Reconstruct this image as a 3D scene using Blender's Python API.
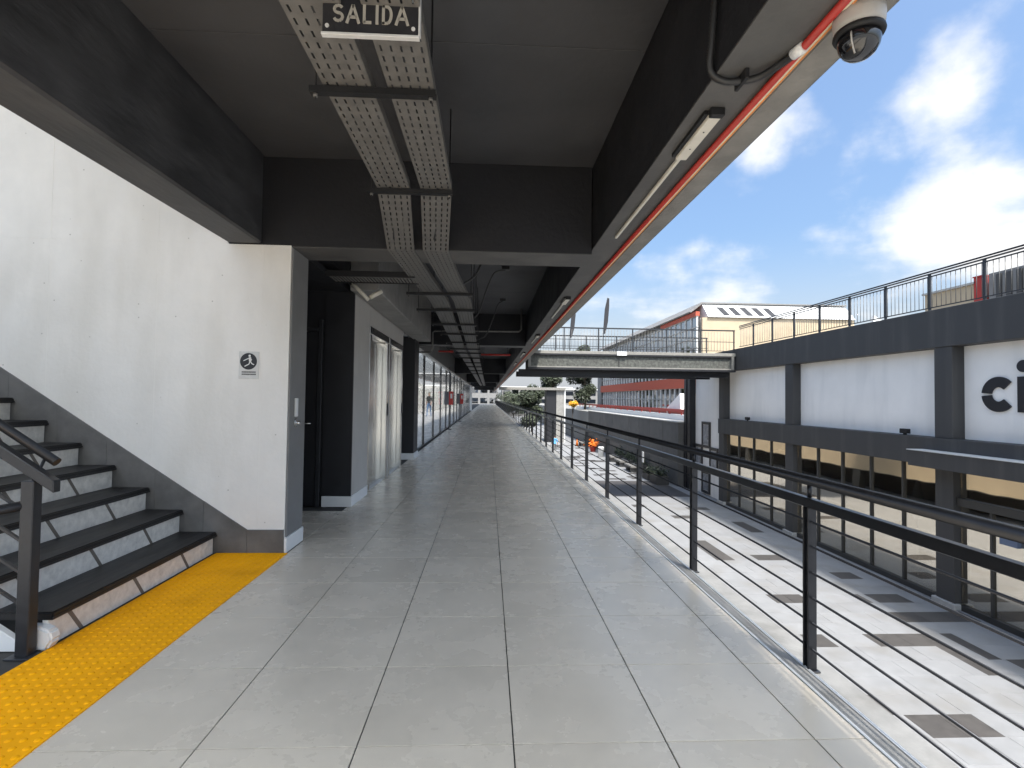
import bpy, bmesh, math, random
from mathutils import Vector, Matrix, Quaternion
random.seed(7)
R = math.radians
sc = bpy.context.scene
COL = sc.collection
for o in list(bpy.data.objects): bpy.data.objects.remove(o)

# ------------------------------------------------------------------ camera
F_PX, EYE = 525.0, 1.36
def cam_basis(vx=488.0, vy=398.0, roll=.0147):
    d = Vector(((vx-512)/F_PX, -(vy-384)/F_PX, -1)).normalized()
    u = Vector((math.sin(roll), math.cos(roll), 0)); u = (u-d*u.dot(d)).normalized()
    return Matrix((d.cross(u), d, u))
CR = cam_basis()
cam = bpy.data.cameras.new('camera'); camo = bpy.data.objects.new('camera', cam); COL.objects.link(camo)
cam.sensor_width = 36; cam.lens = F_PX/1024*36; cam.clip_start = .05; cam.clip_end = 6000
camo.matrix_world = Matrix.Translation((0, 0, EYE)) @ CR.to_4x4()
sc.camera = camo
def ray(px, py): return CR @ Vector(((px-512)/F_PX, -(py-384)/F_PX, -1))

# ------------------------------------------------------------------ light
SUN_DIR = Vector((-.22, .55, -1)).normalized()          # the way the light travels
sun = bpy.data.lights.new('sun', 'SUN'); sun.energy = 1.3; sun.angle = R(4); sun.color = (1, .95, .88)
suno = bpy.data.objects.new('sun', sun); COL.objects.link(suno)
suno.rotation_euler = SUN_DIR.to_track_quat('-Z', 'Y').to_euler()
world = bpy.data.worlds.new('World'); sc.world = world; world.use_nodes = True
SKY_STRENGTH = .15
def build_world():
    nt = world.node_tree; N = nt.nodes; L = nt.links; N.clear()
    def nd(t, **k):
        n = N.new(t)
        for a, b in k.items(): setattr(n, a, b)
        return n
    def mth(op, a, b=None, clamp=False):
        n = nd('ShaderNodeMath', operation=op, use_clamp=clamp)
        for i, v in enumerate((a, b)):
            if v is None: continue
            if isinstance(v, (int, float)): n.inputs[i].default_value = v
            else: L.new(v, n.inputs[i])
        return n.outputs[0]
    sky = nd('ShaderNodeTexSky', sky_type='NISHITA'); sky.sun_disc = False
    sd = -SUN_DIR
    sky.sun_elevation = math.asin(sd.z); sky.sun_rotation = math.atan2(sd.x, sd.y)
    sky.air_density = 1.0; sky.dust_density = 6.5; sky.ozone_density = 2.2
    tc = nd('ShaderNodeTexCoord'); D = tc.outputs['Generated']
    sep = nd('ShaderNodeSeparateXYZ'); L.new(D, sep.inputs[0])
    zz = mth('ADD', mth('MAXIMUM', sep.outputs[2], 0.0), .12)
    cb = nd('ShaderNodeCombineXYZ')
    L.new(mth('DIVIDE', sep.outputs[0], zz), cb.inputs[0]); L.new(mth('DIVIDE', sep.outputs[1], zz), cb.inputs[1])
    no = nd('ShaderNodeTexNoise'); no.inputs['Scale'].default_value = 1.35; no.inputs['Detail'].default_value = 9; no.inputs['Roughness'].default_value = .56
    L.new(cb.outputs[0], no.inputs['Vector'])
    n2 = nd('ShaderNodeTexNoise'); n2.inputs['Scale'].default_value = 5.0; n2.inputs['Detail'].default_value = 7; n2.inputs['Roughness'].default_value = .54
    L.new(D, n2.inputs['Vector'])
    # the clouds that stand over the street, as directions
    bumps = [((975, 208), 6, .50), ((925, 218), 4, .30), ((1040, 235), 6, .45), ((918, 92), 5.5, .50), ((945, 88), 3.5, .2), ((785, 125), 5, .55), ((855, 158), 3.5, .26),
             ((745, 165), 4, .30), ((990, 20), 6, .16), ((860, 262), 6, .26), ((700, 300), 8, .40), ((620, 310), 8, .30), ((790, 315), 9, .36), ((1000, 290), 10, .2)]
    acc = None
    for (px, py), rad, w in bumps:
        v = ray(px, py).normalized()
        dp = nd('ShaderNodeVectorMath', operation='DOT_PRODUCT'); L.new(D, dp.inputs[0]); dp.inputs[1].default_value = v
        c = math.cos(R(rad))
        t = mth('MULTIPLY', mth('SUBTRACT', dp.outputs['Value'], c), w/(1-c))
        t = mth('MAXIMUM', t, 0.0)
        acc = t if acc is None else mth('ADD', acc, t)
    dens = mth('ADD', mth('MULTIPLY', mth('SUBTRACT', no.outputs[0], .5), 1.5), mth('MULTIPLY', mth('SUBTRACT', n2.outputs[0], .5), 2.3))
    dens = mth('ADD', dens, mth('MINIMUM', acc, .62))
    mr = nd('ShaderNodeMapRange', interpolation_type='SMOOTHSTEP'); L.new(dens, mr.inputs[0])
    mr.inputs[1].default_value = .20; mr.inputs[2].default_value = .98
    # pale haze toward the horizon
    hz = nd('ShaderNodeMapRange', interpolation_type='SMOOTHSTEP'); L.new(sep.outputs[2], hz.inputs[0])
    hz.inputs[1].default_value = .30; hz.inputs[2].default_value = .02; hz.inputs[3].default_value = 0; hz.inputs[4].default_value = .55
    tint = nd('ShaderNodeMix', data_type='RGBA', blend_type='MULTIPLY'); tint.inputs[0].default_value = 1
    L.new(sky.outputs[0], tint.inputs[6]); tint.inputs[7].default_value = SKY_TINT
    m1 = nd('ShaderNodeMix', data_type='RGBA'); L.new(hz.outputs[0], m1.inputs[0]); L.new(tint.outputs[2], m1.inputs[6]); m1.inputs[7].default_value = HAZE_COL
    m2 = nd('ShaderNodeMix', data_type='RGBA'); L.new(mr.outputs[0], m2.inputs[0]); L.new(m1.outputs[2], m2.inputs[6]); m2.inputs[7].default_value = CLOUD_COL
    bg = nd('ShaderNodeBackground'); L.new(m2.outputs[2], bg.inputs[0]); bg.inputs[1].default_value = SKY_STRENGTH
    out = nd('ShaderNodeOutputWorld'); L.new(bg.outputs[0], out.inputs[0])
SKY_TINT = (.30, .35, .38, 1); HAZE_COL = (1.2, 1.25, 1.33, 1); CLOUD_COL = (1.42, 1.41, 1.40, 1)
build_world()
sc.view_settings.view_transform = 'Standard'; sc.view_settings.look = 'None'
sc.view_settings.exposure = 2.5; sc.view_settings.gamma = 1
sc.render.resolution_x = 1024; sc.render.resolution_y = 768

# ------------------------------------------------------------------ materials
MATS = {}
def mat(name, col, rough=.6, metal=0, var=.12, scale=6, bump=.15, bscale=60, rnd=0, stain=None, spec=.5, stretch=None, speck=None, rvar=.1):
    if name in MATS: return MATS[name]
    m = bpy.data.materials.new(name); m.use_nodes = True; nt = m.node_tree; N = nt.nodes; L = nt.links
    b = N['Principled BSDF']; b.inputs['Metallic'].default_value = metal; b.inputs['Specular IOR Level'].default_value = spec
    geo = N.new('ShaderNodeNewGeometry'); vec = geo.outputs['Position']
    if stretch:
        mp = N.new('ShaderNodeMapping'); mp.inputs['Scale'].default_value = stretch; L.new(vec, mp.inputs[0]); vec = mp.outputs[0]
    no = N.new('ShaderNodeTexNoise'); no.inputs['Scale'].default_value = scale; no.inputs['Detail'].default_value = 8; no.inputs['Roughness'].default_value = .62
    L.new(vec, no.inputs['Vector'])
    rp = N.new('ShaderNodeValToRGB'); L.new(no.outputs[0], rp.inputs[0])
    rp.color_ramp.elements[0].position = .3; rp.color_ramp.elements[1].position = .7
    lo = [c*(1-var) for c in col]+[1]; hi = [min(1, c*(1+var)) for c in col]+[1]
    rp.color_ramp.elements[0].color = lo; rp.color_ramp.elements[1].color = hi
    cur = rp.outputs[0]
    if stain:                                             # (colour, amount, scale, threshold)
        sn = N.new('ShaderNodeTexNoise'); sn.inputs['Scale'].default_value = stain[2]; sn.inputs['Detail'].default_value = 6; 
        if len(stain) > 4:                                # rain streaks: noise drawn out along the height
            ms = N.new('ShaderNodeMapping'); ms.inputs['Scale'].default_value = stain[4]; L.new(geo.outputs['Position'], ms.inputs[0]); L.new(ms.outputs[0], sn.inputs['Vector'])
        else: L.new(geo.outputs['Position'], sn.inputs['Vector'])
        mr = N.new('ShaderNodeMapRange'); mr.interpolation_type = 'SMOOTHSTEP'; L.new(sn.outputs[0], mr.inputs[0]); mr.inputs[1].default_value = stain[3]-.06; mr.inputs[2].default_value = stain[3]+.24
        mr.inputs[4].default_value = stain[1]
        mx = N.new('ShaderNodeMix'); mx.data_type = 'RGBA'; L.new(mr.outputs[0], mx.inputs[0]); L.new(cur, mx.inputs[6]); mx.inputs[7].default_value = (*stain[0], 1); cur = mx.outputs[2]
    if speck:                                             # (colour, scale, radius)
        vo = N.new('ShaderNodeTexVoronoi'); vo.inputs['Scale'].default_value = speck[1]; L.new(geo.outputs['Position'], vo.inputs['Vector'])
        mr = N.new('ShaderNodeMapRange'); L.new(vo.outputs['Distance'], mr.inputs[0]); mr.inputs[1].default_value = speck[2]; mr.inputs[2].default_value = speck[2]*.6
        wn = N.new('ShaderNodeMath'); wn.operation = 'GREATER_THAN'; sp = N.new('ShaderNodeSeparateColor'); L.new(vo.outputs['Color'], sp.inputs[0]); L.new(sp.outputs[0], wn.inputs[0]); wn.inputs[1].default_value = .6
        mu = N.new('ShaderNodeMath'); mu.operation = 'MULTIPLY'; L.new(mr.outputs[0], mu.inputs[0]); L.new(wn.outputs[0], mu.inputs[1])
        mx = N.new('ShaderNodeMix'); mx.data_type = 'RGBA'; L.new(mu.outputs[0], mx.inputs[0]); L.new(cur, mx.inputs[6]); mx.inputs[7].default_value = (*speck[0], 1); cur = mx.outputs[2]
    if rnd:
        oi = N.new('ShaderNodeObjectInfo'); mr = N.new('ShaderNodeMapRange'); L.new(oi.outputs['Random'], mr.inputs[0]); mr.inputs[3].default_value = 1-rnd; mr.inputs[4].default_value = 1+rnd
        mx = N.new('ShaderNodeMix'); mx.data_type = 'RGBA'; mx.blend_type = 'MULTIPLY'; mx.inputs[0].default_value = 1; L.new(cur, mx.inputs[6]); L.new(mr.outputs[0], mx.inputs[7]); cur = mx.outputs[2]
    L.new(cur, b.inputs['Base Color'])
    rr = N.new('ShaderNodeMapRange'); L.new(no.outputs[0], rr.inputs[0]); rr.inputs[1].default_value = .25; rr.inputs[2].default_value = .75
    rr.inputs[3].default_value = max(0, rough-rvar); rr.inputs[4].default_value = min(1, rough+rvar); L.new(rr.outputs[0], b.inputs['Roughness'])
    if bump:
        bn = N.new('ShaderNodeTexNoise'); bn.inputs['Scale'].default_value = bscale; bn.inputs['Detail'].default_value = 5; L.new(vec, bn.inputs['Vector'])
        bp = N.new('ShaderNodeBump'); bp.inputs['Strength'].default_value = bump; bp.inputs['Distance'].default_value = .01; L.new(bn.outputs[0], bp.inputs['Height']); L.new(bp.outputs[0], b.inputs['Normal'])
    MATS[name] = m; return m
def glass(name, tint, refl, through=(.75, .78, .8), rough=.015):
    m = bpy.data.materials.new(name); m.use_nodes = True; nt = m.node_tree; N = nt.nodes; L = nt.links
    N.remove(N['Principled BSDF'])
    g = N.new('ShaderNodeBsdfGlossy'); g.inputs['Color'].default_value = (*tint, 1); g.inputs['Roughness'].default_value = rough
    t = N.new('ShaderNodeBsdfTransparent'); t.inputs['Color'].default_value = (*through, 1)
    geo = N.new('ShaderNodeNewGeometry'); no = N.new('ShaderNodeTexNoise'); no.inputs['Scale'].default_value = 1.1; no.inputs['Detail'].default_value = 1; L.new(geo.outputs['Position'], no.inputs['Vector'])
    bp = N.new('ShaderNodeBump'); bp.inputs['Strength'].default_value = .05; bp.inputs['Distance'].default_value = .05; L.new(no.outputs[0], bp.inputs['Height']); L.new(bp.outputs[0], g.inputs['Normal'])
    mx = N.new('ShaderNodeMixShader'); mx.inputs[0].default_value = refl; L.new(t.outputs[0], mx.inputs[1]); L.new(g.outputs[0], mx.inputs[2])
    L.new(mx.outputs[0], N['Material Output'].inputs[0]); MATS[name] = m; return m

TILE = mat('porcelain_tile', (.65, .575, .47), .27, var=.05, scale=3.2, bump=.05, bscale=160, rnd=.05, stain=((.47, .415, .335), .22, 2.4, .42), speck=((.16, .15, .13), 2.0, .022), spec=.6, rvar=.04)
GROUT = mat('grout', (.05, .047, .043), .9, var=.2, scale=9)
KERB = mat('kerb_stone', (.40, .39, .37), .55, var=.14, scale=8, stain=((.29, .275, .25), .5, 5, .56))
TRIM = mat('aluminium_trim', (.66, .66, .65), .5, .3, var=.05, scale=30, bump=0)
BLACK = mat('black_painted_concrete', (.008, .008, .0105), .66, var=.28, scale=2.2, bump=.35, bscale=26, stain=((.014, .014, .017), .5, 2.1, .54), rvar=.12)
CEIL = mat('ceiling_grey_paint', (.062, .062, .066), .7, var=.2, scale=1.6, bump=.2, bscale=20, stain=((.030, .030, .034), .7, .9, .47))
BEAML = mat('scuffed_beam_paint', (.052, .052, .055), .6, var=.5, scale=5, bump=.4, bscale=26, stretch=(1, .3, 1), stain=((.028, .028, .031), .7, 2.1, .5))
SOFFIT_LIT = mat('bounce_lit_soffit', (.085, .083, .080), .68, var=.22, scale=3.2, bump=.3, bscale=30, stain=((.14, .135, .127), .5, 3.0, .5))  # beam undersides drawn paler: light bounced off the floor put into colour
EDGEC = mat('raw_concrete_edge', (.22, .21, .19), .8, var=.18, scale=5, bump=.3, bscale=40, stain=((.12, .115, .105), .5, 4, .58))
CONC = mat('raw_concrete', (.26, .25, .235), .8, var=.2, scale=4, bump=.3, bscale=40, stain=((.15, .145, .14), .5, 2.5, .56))
WHITE = mat('white_concrete_wall', (.78, .755, .71), .75, var=.05, scale=2.2, bump=.3, bscale=26, stain=((.62, .59, .53), .5, 1.6, .5, (1.5, 1, .35)), speck=((.48, .455, .41), 10, .075))
WHITEP = mat('white_paint', (.72, .72, .71), .55, var=.05, scale=5, bump=.05)
CLAD = mat('dark_cladding', (.19, .187, .183), .5, var=.15, scale=7, bump=.08)
SKIRT = mat('grey_stone_skirting', (.13, .125, .118), .5, var=.28, scale=4, bump=.1, stain=((.07, .068, .065), .6, 3, .52))
TREAD = mat('black_stone_tread', (.010, .010, .011), .5, var=.35, scale=14, bump=.15, bscale=90, stretch=(1, .12, 1))
RISER = mat('pale_stone_riser', (.76, .735, .69), .35, var=.18, scale=18, bump=.08, stain=((.60, .585, .555), .5, 7, .55))
RJOINT = mat('brown_riser_joint', (.16, .14, .12), .7, var=.2)
YELLOW = mat('yellow_tactile', (.97, .41, .0), .75, spec=.2, var=.08, scale=7, bump=.08, stain=((.55, .21, .0), .4, 3.5, .54), rnd=.02)
RAILM = mat('charcoal_painted_steel', (.035, .036, .040), .38, .35, var=.15, scale=20, bump=.03)
RAILD = mat('satin_black_steel', (.035, .036, .04), .30, .75, var=.1, scale=20, bump=0, rvar=.03)
GALV = mat('galvanised_steel', (.165, .158, .147), .55, .3, var=.2, scale=16, bump=.06, bscale=50)
STRUT = mat('black_strut', (.014, .014, .015), .6, .3, var=.2)
BROWNP = mat('taupe_painted_wall', (.46, .44, .41), .6, var=.08, scale=4, bump=.12)
NAVY = mat('black_door_paint', (.012, .012, .015), .5, var=.25, scale=6, bump=.05)
STEEL = mat('brushed_stainless', (.74, .73, .70), .20, 1, var=.03, scale=90, bump=0, stretch=(1, 1, .04), rvar=.03)
RED = mat('red_pipe_paint', (.36, .020, .012), .45, var=.12, scale=12, bump=.03)
ORANGE = mat('orange_cable', (.62, .22, .05), .5, var=.15)
CREAMC = mat('cream_cable', (.62, .52, .36), .5, var=.1)
LAMPB = mat('lamp_body', (.66, .62, .53), .45, var=.08, scale=10)
SIGNB = mat('black_sign_face', (.015, .015, .018), .45, var=.2, scale=12)
SIGNW = mat('sign_lettering', (.34, .32, .28), .6, var=.08)
DOME = mat('smoked_dome', (.008, .008, .01), .06, var=.1, bump=0, spec=.8, rvar=.02)
CAMB = mat('camera_housing', (.40, .385, .36), .5, var=.06)
HOSE = mat('black_hose', (.02, .02, .021), .45, var=.2)
PLAZA_L = mat('pale_plaza_paver', (.225, .228, .235), .7, var=.09, scale=3, bump=.12, bscale=70, rnd=.05, stain=((.17, .158, .14), .5, 1.1, .5))
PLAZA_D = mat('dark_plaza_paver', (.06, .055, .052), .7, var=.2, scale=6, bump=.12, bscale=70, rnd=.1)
PLAZA_F = mat('far_plaza_paving', (.22, .223, .23), .75, var=.08, scale=1.2, bump=.08)
GROUND = mat('far_ground', (.24, .235, .22), .9, var=.15, scale=.15, bump=0)
BGREY = mat('anthracite_render', (.052, .050, .049), .7, var=.10, scale=3, bump=.18, bscale=45, stain=((.095, .09, .082), .5, 2.0, .52, (1, 1.6, .12)))
PANELW = mat('white_facade_panel', (.92, .885, .83), .55, var=.03, scale=1.5, bump=.04, stain=((.72, .70, .66), .4, 1.6, .5, (1, 1.2, .2)))
CREAMF = mat('cream_facade', (.46, .37, .255), .8, var=.08, scale=1.5, bump=.12, bscale=20)
FRAME = mat('dark_window_frame', (.05, .049, .047), .45, .3, var=.12)
ROUGHC = mat('rough_concrete_infill', (.085, .087, .078), .9, var=.6, scale=9, bump=1.0, bscale=14, stain=((.06, .058, .054), .6, 6, .5))
RETAIN = mat('retaining_concrete', (.115, .11, .102), .85, var=.18, scale=1.6, bump=.25, bscale=18, stain=((.07, .068, .064), .5, .9, .55), rnd=.08)
BRICKR = mat('red_band', (.42, .085, .045), .75, var=.12, scale=4, bump=.1)
FARW = mat('pale_far_facade', (.42, .415, .40), .8, var=.06, scale=1, bump=0)
FARG = mat('grey_far_facade', (.20, .195, .19), .8, var=.15, scale=1.2, bump=0)
ROOFW = mat('white_roof_sheet', (.68, .68, .67), .5, var=.06, scale=2, bump=.05)
LEAF = mat('leaf_green', (.042, .054, .030), .6, var=.5, scale=2.5, bump=0)
LEAFD = mat('leaf_dark', (.035, .045, .025), .65, var=.5, scale=2.5, bump=0)
LEAFY = mat('leaf_yellow', (.62, .33, .02), .6, var=.35, scale=4, bump=0)
BARK = mat('bark', (.09, .07, .05), .9, var=.3, scale=8)
SKIN = mat('skin', (.36, .21, .15), .6, var=.06)
BLUEC = mat('light_blue_cloth', (.10, .33, .68), .85, var=.12, scale=20)
JEANS = mat('blue_denim', (.09, .18, .34), .9, var=.15, scale=30)
DARKC = mat('dark_cloth', (.03, .03, .035), .9, var=.2, scale=30)
GREYC = mat('grey_cloth', (.16, .16, .165), .9, var=.2, scale=30)
HAIR = mat('dark_hair', (.015, .012, .01), .6, var=.3)
ORFL = mat('orange_flowers', (.75, .17, .01), .7, var=.4, scale=14)
FABRIC = mat('white_canvas', (.78, .77, .74), .85, var=.05, scale=10)
BLUEP = mat('blue_panel', (.12, .16, .24), .5, var=.1)
INTER = mat('dark_interior', (.035, .033, .032), .8, var=.2, scale=1.5)
INTERF = mat('interior_floor', (.42, .40, .375), .4, var=.15, scale=2)
WOODG = mat('bench_stone', (.15, .145, .138), .8, var=.15, scale=6)
PRINT = mat('poster_print', (.22, .23, .25), .35, var=.75, scale=5, bump=0)
PRINTR = mat('red_white_print', (.55, .05, .04), .5, var=.2, scale=8)
GLS_R = glass('street_glass', (.96, .89, .77), .62, (.88, .88, .87))
GLS_L = glass('shopfront_glass', (.95, .95, .95), .38, (.95, .95, .95))
GLS_F = glass('far_glass', (.75, .76, .78), .55, (.25, .25, .26))

# ------------------------------------------------------------------ mesh helpers
class MB:
    def __init__(s): s.v = []; s.f = []; s.smooth = []
    def quadbox(s, c):                                    # eight corners, bottom ring then top ring
        n = len(s.v); s.v += [tuple(p) for p in c]
        for q in ((3, 2, 1, 0), (4, 5, 6, 7), (0, 1, 5, 4), (1, 2, 6, 5), (2, 3, 7, 6), (3, 0, 4, 7)):
            s.f.append(tuple(n+i for i in q)); s.smooth.append(False)
        return s
    def box(s, x0, x1, y0, y1, z0, z1):
        return s.quadbox([(x0, y0, z0), (x1, y0, z0), (x1, y1, z0), (x0, y1, z0), (x0, y0, z1), (x1, y0, z1), (x1, y1, z1), (x0, y1, z1)])
    def prism(s, pts, a, b, axis=0):                      # polygon extruded along an axis
        def mk(p, t):
            return (t, p[0], p[1]) if axis == 0 else ((p[0], t, p[1]) if axis == 1 else (p[0], p[1], t))
        n = len(s.v); k = len(pts)
        s.v += [mk(p, a) for p in pts]+[mk(p, b) for p in pts]
        s.f.append(tuple(n+i for i in range(k))[::-1]); s.f.append(tuple(n+k+i for i in range(k))); s.smooth += [False, False]
        for i in range(k):
            j = (i+1) % k; s.f.append((n+i, n+j, n+k+j, n+k+i)); s.smooth.append(False)
        return s
    def tube(s, path, r, n=8, caps=True):
        P = [Vector(p) for p in path]; rs = r if isinstance(r, (list, tuple)) else [r]*len(P)
        base = len(s.v); prev = None
        for i, p in enumerate(P):
            t = (P[min(i+1, len(P)-1)]-P[max(i-1, 0)]).normalized()
            if prev is None: a = t.orthogonal().normalized()
            else: a = (prev-t*prev.dot(t)).normalized()
            prev = a; b = t.cross(a)
            for k in range(n):
                an = 2*math.pi*k/n; s.v.append(tuple(p+(a*math.cos(an)+b*math.sin(an))*rs[i]))
        for i in range(len(P)-1):
            for k in range(n):
                k2 = (k+1) % n; s.f.append((base+i*n+k, base+i*n+k2, base+(i+1)*n+k2, base+(i+1)*n+k)); s.smooth.append(True)
        if caps:
            s.f.append(tuple(base+k for k in range(n))[::-1]); e = base+(len(P)-1)*n; s.f.append(tuple(e+k for k in range(n))); s.smooth += [False, False]
        return s
    def lathe(s, prof, c=(0, 0, 0), n=20):                # (radius, z) profile about a vertical axis
        base = len(s.v)
        for (r, z) in prof:
            for k in range(n):
                a = 2*math.pi*k/n; s.v.append((c[0]+r*math.cos(a), c[1]+r*math.sin(a), c[2]+z))
        for i in range(len(prof)-1):
            for k in range(n):
                k2 = (k+1) % n; s.f.append((base+i*n+k, base+i*n+k2, base+(i+1)*n+k2, base+(i+1)*n+k)); s.smooth.append(True)
        s.f.append(tuple(base+k for k in range(n))[::-1]); e = base+(len(prof)-1)*n; s.f.append(tuple(e+k for k in range(n))); s.smooth += [False, False]
        return s
    def mesh(s, name, m, bevel=0, seg=1):
        me = bpy.data.meshes.new(name); me.from_pydata(s.v, [], s.f)
        me.polygons.foreach_set('use_smooth', s.smooth)
        if bevel:
            bm = bmesh.new(); bm.from_mesh(me); bmesh.ops.recalc_face_normals(bm, faces=bm.faces)
            es = [e for e in bm.edges if len(e.link_faces) == 2 and e.calc_face_angle(0) > .6]
            bmesh.ops.bevel(bm, geom=es, offset=bevel, segments=seg, affect='EDGES', clamp_overlap=True); bm.to_mesh(me); bm.free()
        else:
            bm = bmesh.new(); bm.from_mesh(me); bmesh.ops.recalc_face_normals(bm, faces=bm.faces); bm.to_mesh(me); bm.free()
        if m: me.materials.append(m)
        me.update(); return me
    def build(s, name, m, parent=None, bevel=0, seg=1, loc=None, kind=None):
        return link(name, s.mesh(name, m, bevel, seg), parent, loc, kind)
def link(name, me, parent=None, loc=None, kind=None):
    o = bpy.data.objects.new(name, me); COL.objects.link(o)
    if parent is not None: o.parent = parent
    if loc is not None: o.location = loc
    if kind: o['kind'] = kind
    return o
def thing(name, label, cat, loc=(0, 0, 0), group=None, rz=0):
    o = bpy.data.objects.new(name, None); COL.objects.link(o); o.location = loc; o.rotation_euler.z = rz; o.empty_display_size = .1
    o['label'] = label; o['category'] = cat
    if group: o['group'] = group
    return o
def tag(o, label, cat, group=None):
    o['label'] = label; o['category'] = cat
    if group: o['group'] = group
    return o
def struct(o): o['kind'] = 'structure'; return o
def B(*a): return MB().box(*a)

def smooth(pts, n=8):
    P = [Vector(p) for p in pts]; P = [P[0]*2-P[1]]+P+[P[-1]*2-P[-2]]; out = []
    for i in range(1, len(P)-2):
        for k in range(n):
            t = k/n; a, b, c, d = P[i-1:i+3]
            out.append(.5*((2*b)+(c-a)*t+(2*a-5*b+4*c-d)*t*t+(3*b-a-3*c+d)*t**3))
    out.append(P[-2]); return out

# ------------------------------------------------------------------ walkway floor
YT0, TS, TD = 2.1, .61, .605
floor = struct(B(-7.2, 1.56, -8, 116, -.30, -.006).build('walkway_floor', GROUT))
def tile_mesh(w, d=TD): return B(.003, w-.003, .003, d-.003, -.02, 0).mesh('tile', TILE, .0005)
tm_full, tm_edge = tile_mesh(TS), tile_mesh(.212)
cols = [(.12+TS*k, tm_full) for k in (-3, -2, -1, 0, 1)]+[(1.34, tm_edge)]
r0 = -3; nrow = 47
for r in range(r0, r0+nrow):
    y = YT0+r*TD
    for x, me in cols: link('tile', me, floor, (x, y, 0))
for r in (4, 5, 6):                                        # inside the recess beside the stair wall
    y0 = max(YT0+r*TD, 5.06); y1 = min(YT0+(r+1)*TD, 6.56)
    B(-2.32+.0018, -1.71-.0018, y0+.0018, y1-.0018, -.02, 0).build('tile', TILE, floor, .0012)
fm = MB()
for r in range(r0+nrow, 186):
    y = YT0+r*TD
    for x, me in cols:
        w = TS if me is tm_full else .212
        fm.box(x+.002, x+w-.002, y+.002, y+TD-.002, -.02, 0)
for r in range(-16, r0):
    y = YT0+r*TD
    for x, me in cols:
        w = TS if me is tm_full else .212
        fm.box(x+.002, x+w-.002, y+.002, y+TD-.002, -.02, 0)
for r in range(-16, 5):
    for k in range(7):
        y = YT0+r*TD; x = -2.32-TS*(k+1)
        if y+TD < 2.7: fm.box(x+.002, x+TS-.002, y+.002, y+TD-.002, -.02, 0)
fm.build('tile_field', TILE, floor, kind='stuff')
# kerb along the open edge
kerb = struct(B(1.562, 1.80, -8, 116, -.30, -.012).build('walkway_kerb', mat('kerb_concrete', (.23, .228, .222), .75, var=.16, scale=7, bump=.25, bscale=50, stain=((.13, .125, .115), .6, 4, .5))))
B(1.553, 1.567, -8, 116, -.02, .003).build('edge_trim', TRIM, kerb)
B(1.640, 1.655, -8, 116, -.02, .004).build('edge_trim', TRIM, kerb)
for k in range(-3, 30):
    y = -.5+k*1.21
    B(1.569, 1.638, y+.002, y+1.208, -.02, -.001).build('edge_stone', MATS['kerb_concrete'], kerb, .002)

# ------------------------------------------------------------------ ceiling, beams
ceil = struct(B(-2.28, 1.36, -.4, 116, 3.462, 3.76).build('ceiling', CEIL))
for (a, b) in ((-.09, .72), (.72, 3.05), (3.05, 4.65), (5.1, 7.7), (7.7, 10.3), (10.3, 13.0)):
    B(-1.985, .915, a+.003, b-.003, 3.45, 3.47).build('ceiling_panel', CEIL, ceil, .002)
deck = struct(B(-2.28, 2.42, -.4, 116, 3.765, 3.99).build('sunshade_deck', EDGEC))  # unseen slab, its overhang added to keep sun off the walkway floor
t = thing('edge_beam', 'long dark concrete beam along the open right side of the ceiling', 'beam')
B(.92, 1.205, -.4, 116, 2.7165, 3.765).build('beam_web', BLACK, t)
B(.923, 1.204, -.4, 116, 2.71, 2.7163).build('lit_soffit', SOFFIT_LIT, t)
B(1.225, 1.36, -.4, 116, 2.715, 3.765).build('edge_strip', EDGEC, t, .008)
B(1.205, 1.225, -.4, 116, 2.75, 3.765).build('drip_groove', BLACK, t)
t = thing('stair_beam', 'scuffed black beam running over the stairs to the white wall', 'beam')
B(-2.28, -1.99, -.4, 4.645, 2.68, 3.765).build('beam_web', BEAML, t, .015)
for k in range(9):                                         # bare patches knocked into the paint
    y = 1.55+.10*random.random()+.03*k; z = 2.98+.04*random.random()-.01*k
    MB().prism([(y, z), (y+.05+.03*random.random(), z-.012), (y+.07, z-.022), (y+.015, z-.012)], -1.9905, -1.9885, 0).build('bare_patch', CONC, t)
names = ['nearest black cross beam that meets the white stair wall', 'second dark cross beam, above the lift doors', 'third cross beam, farther along above the shopfront',
         'fourth cross beam, deep in the corridor', 'fifth cross beam, near the far end of the corridor', 'last cross beam, at the bright end of the corridor']
for lab, y in zip(names, (4.65, 13.0, 28.0, 44.0, 62.0, 86.0)):
    t = thing('cross_beam', lab, 'beam', group='beams across the ceiling')
    B(-2.28, .915, y, y+.45, 2.6665, 3.455).build('beam_web', BLACK, t, .006)
    B(-2.27, .914, y+.004, y+.446, 2.66, 2.666).build('lit_soffit', SOFFIT_LIT, t)  # pale skin under the black beam, floor bounce held in its colour
t = thing('concrete_beam', 'bare concrete beam along the ceiling above the lift doors', 'beam')
B(-1.66, -1.32, 6.3, 12.0, 2.62, 3.455).build('beam_web', CONC, t, .01)

# ------------------------------------------------------------------ stair wall
wall = thing('stair_wall', 'white pitted concrete wall rising behind the stairs', 'wall')
xs = [-1.74, -1.97, -2.87, -3.77, -4.67, -5.57, -6.5]
for a, b in zip(xs, xs[1:]):
    B(b+.0002, a-.0002, 4.65, 5.05, 0, 2.677).build('wall_panel', WHITE, wall, .0006)
    if a < -2.2 or b < -2.28:
        B(max(b, -6.5)+.0002, min(a, -2.285)-.0002, 4.651, 5.05, 2.6775, 7.0).build('wall_panel', WHITE, wall, .0015)
cl = B(-1.738, -1.726, 4.662, 5.05, .135, 2.655).build('side_cladding', CLAD, wall, .003)
B(-1.738, -1.716, 4.640, 5.055, 0, .133).build('baseboard', WHITEP, wall, .003)
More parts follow.
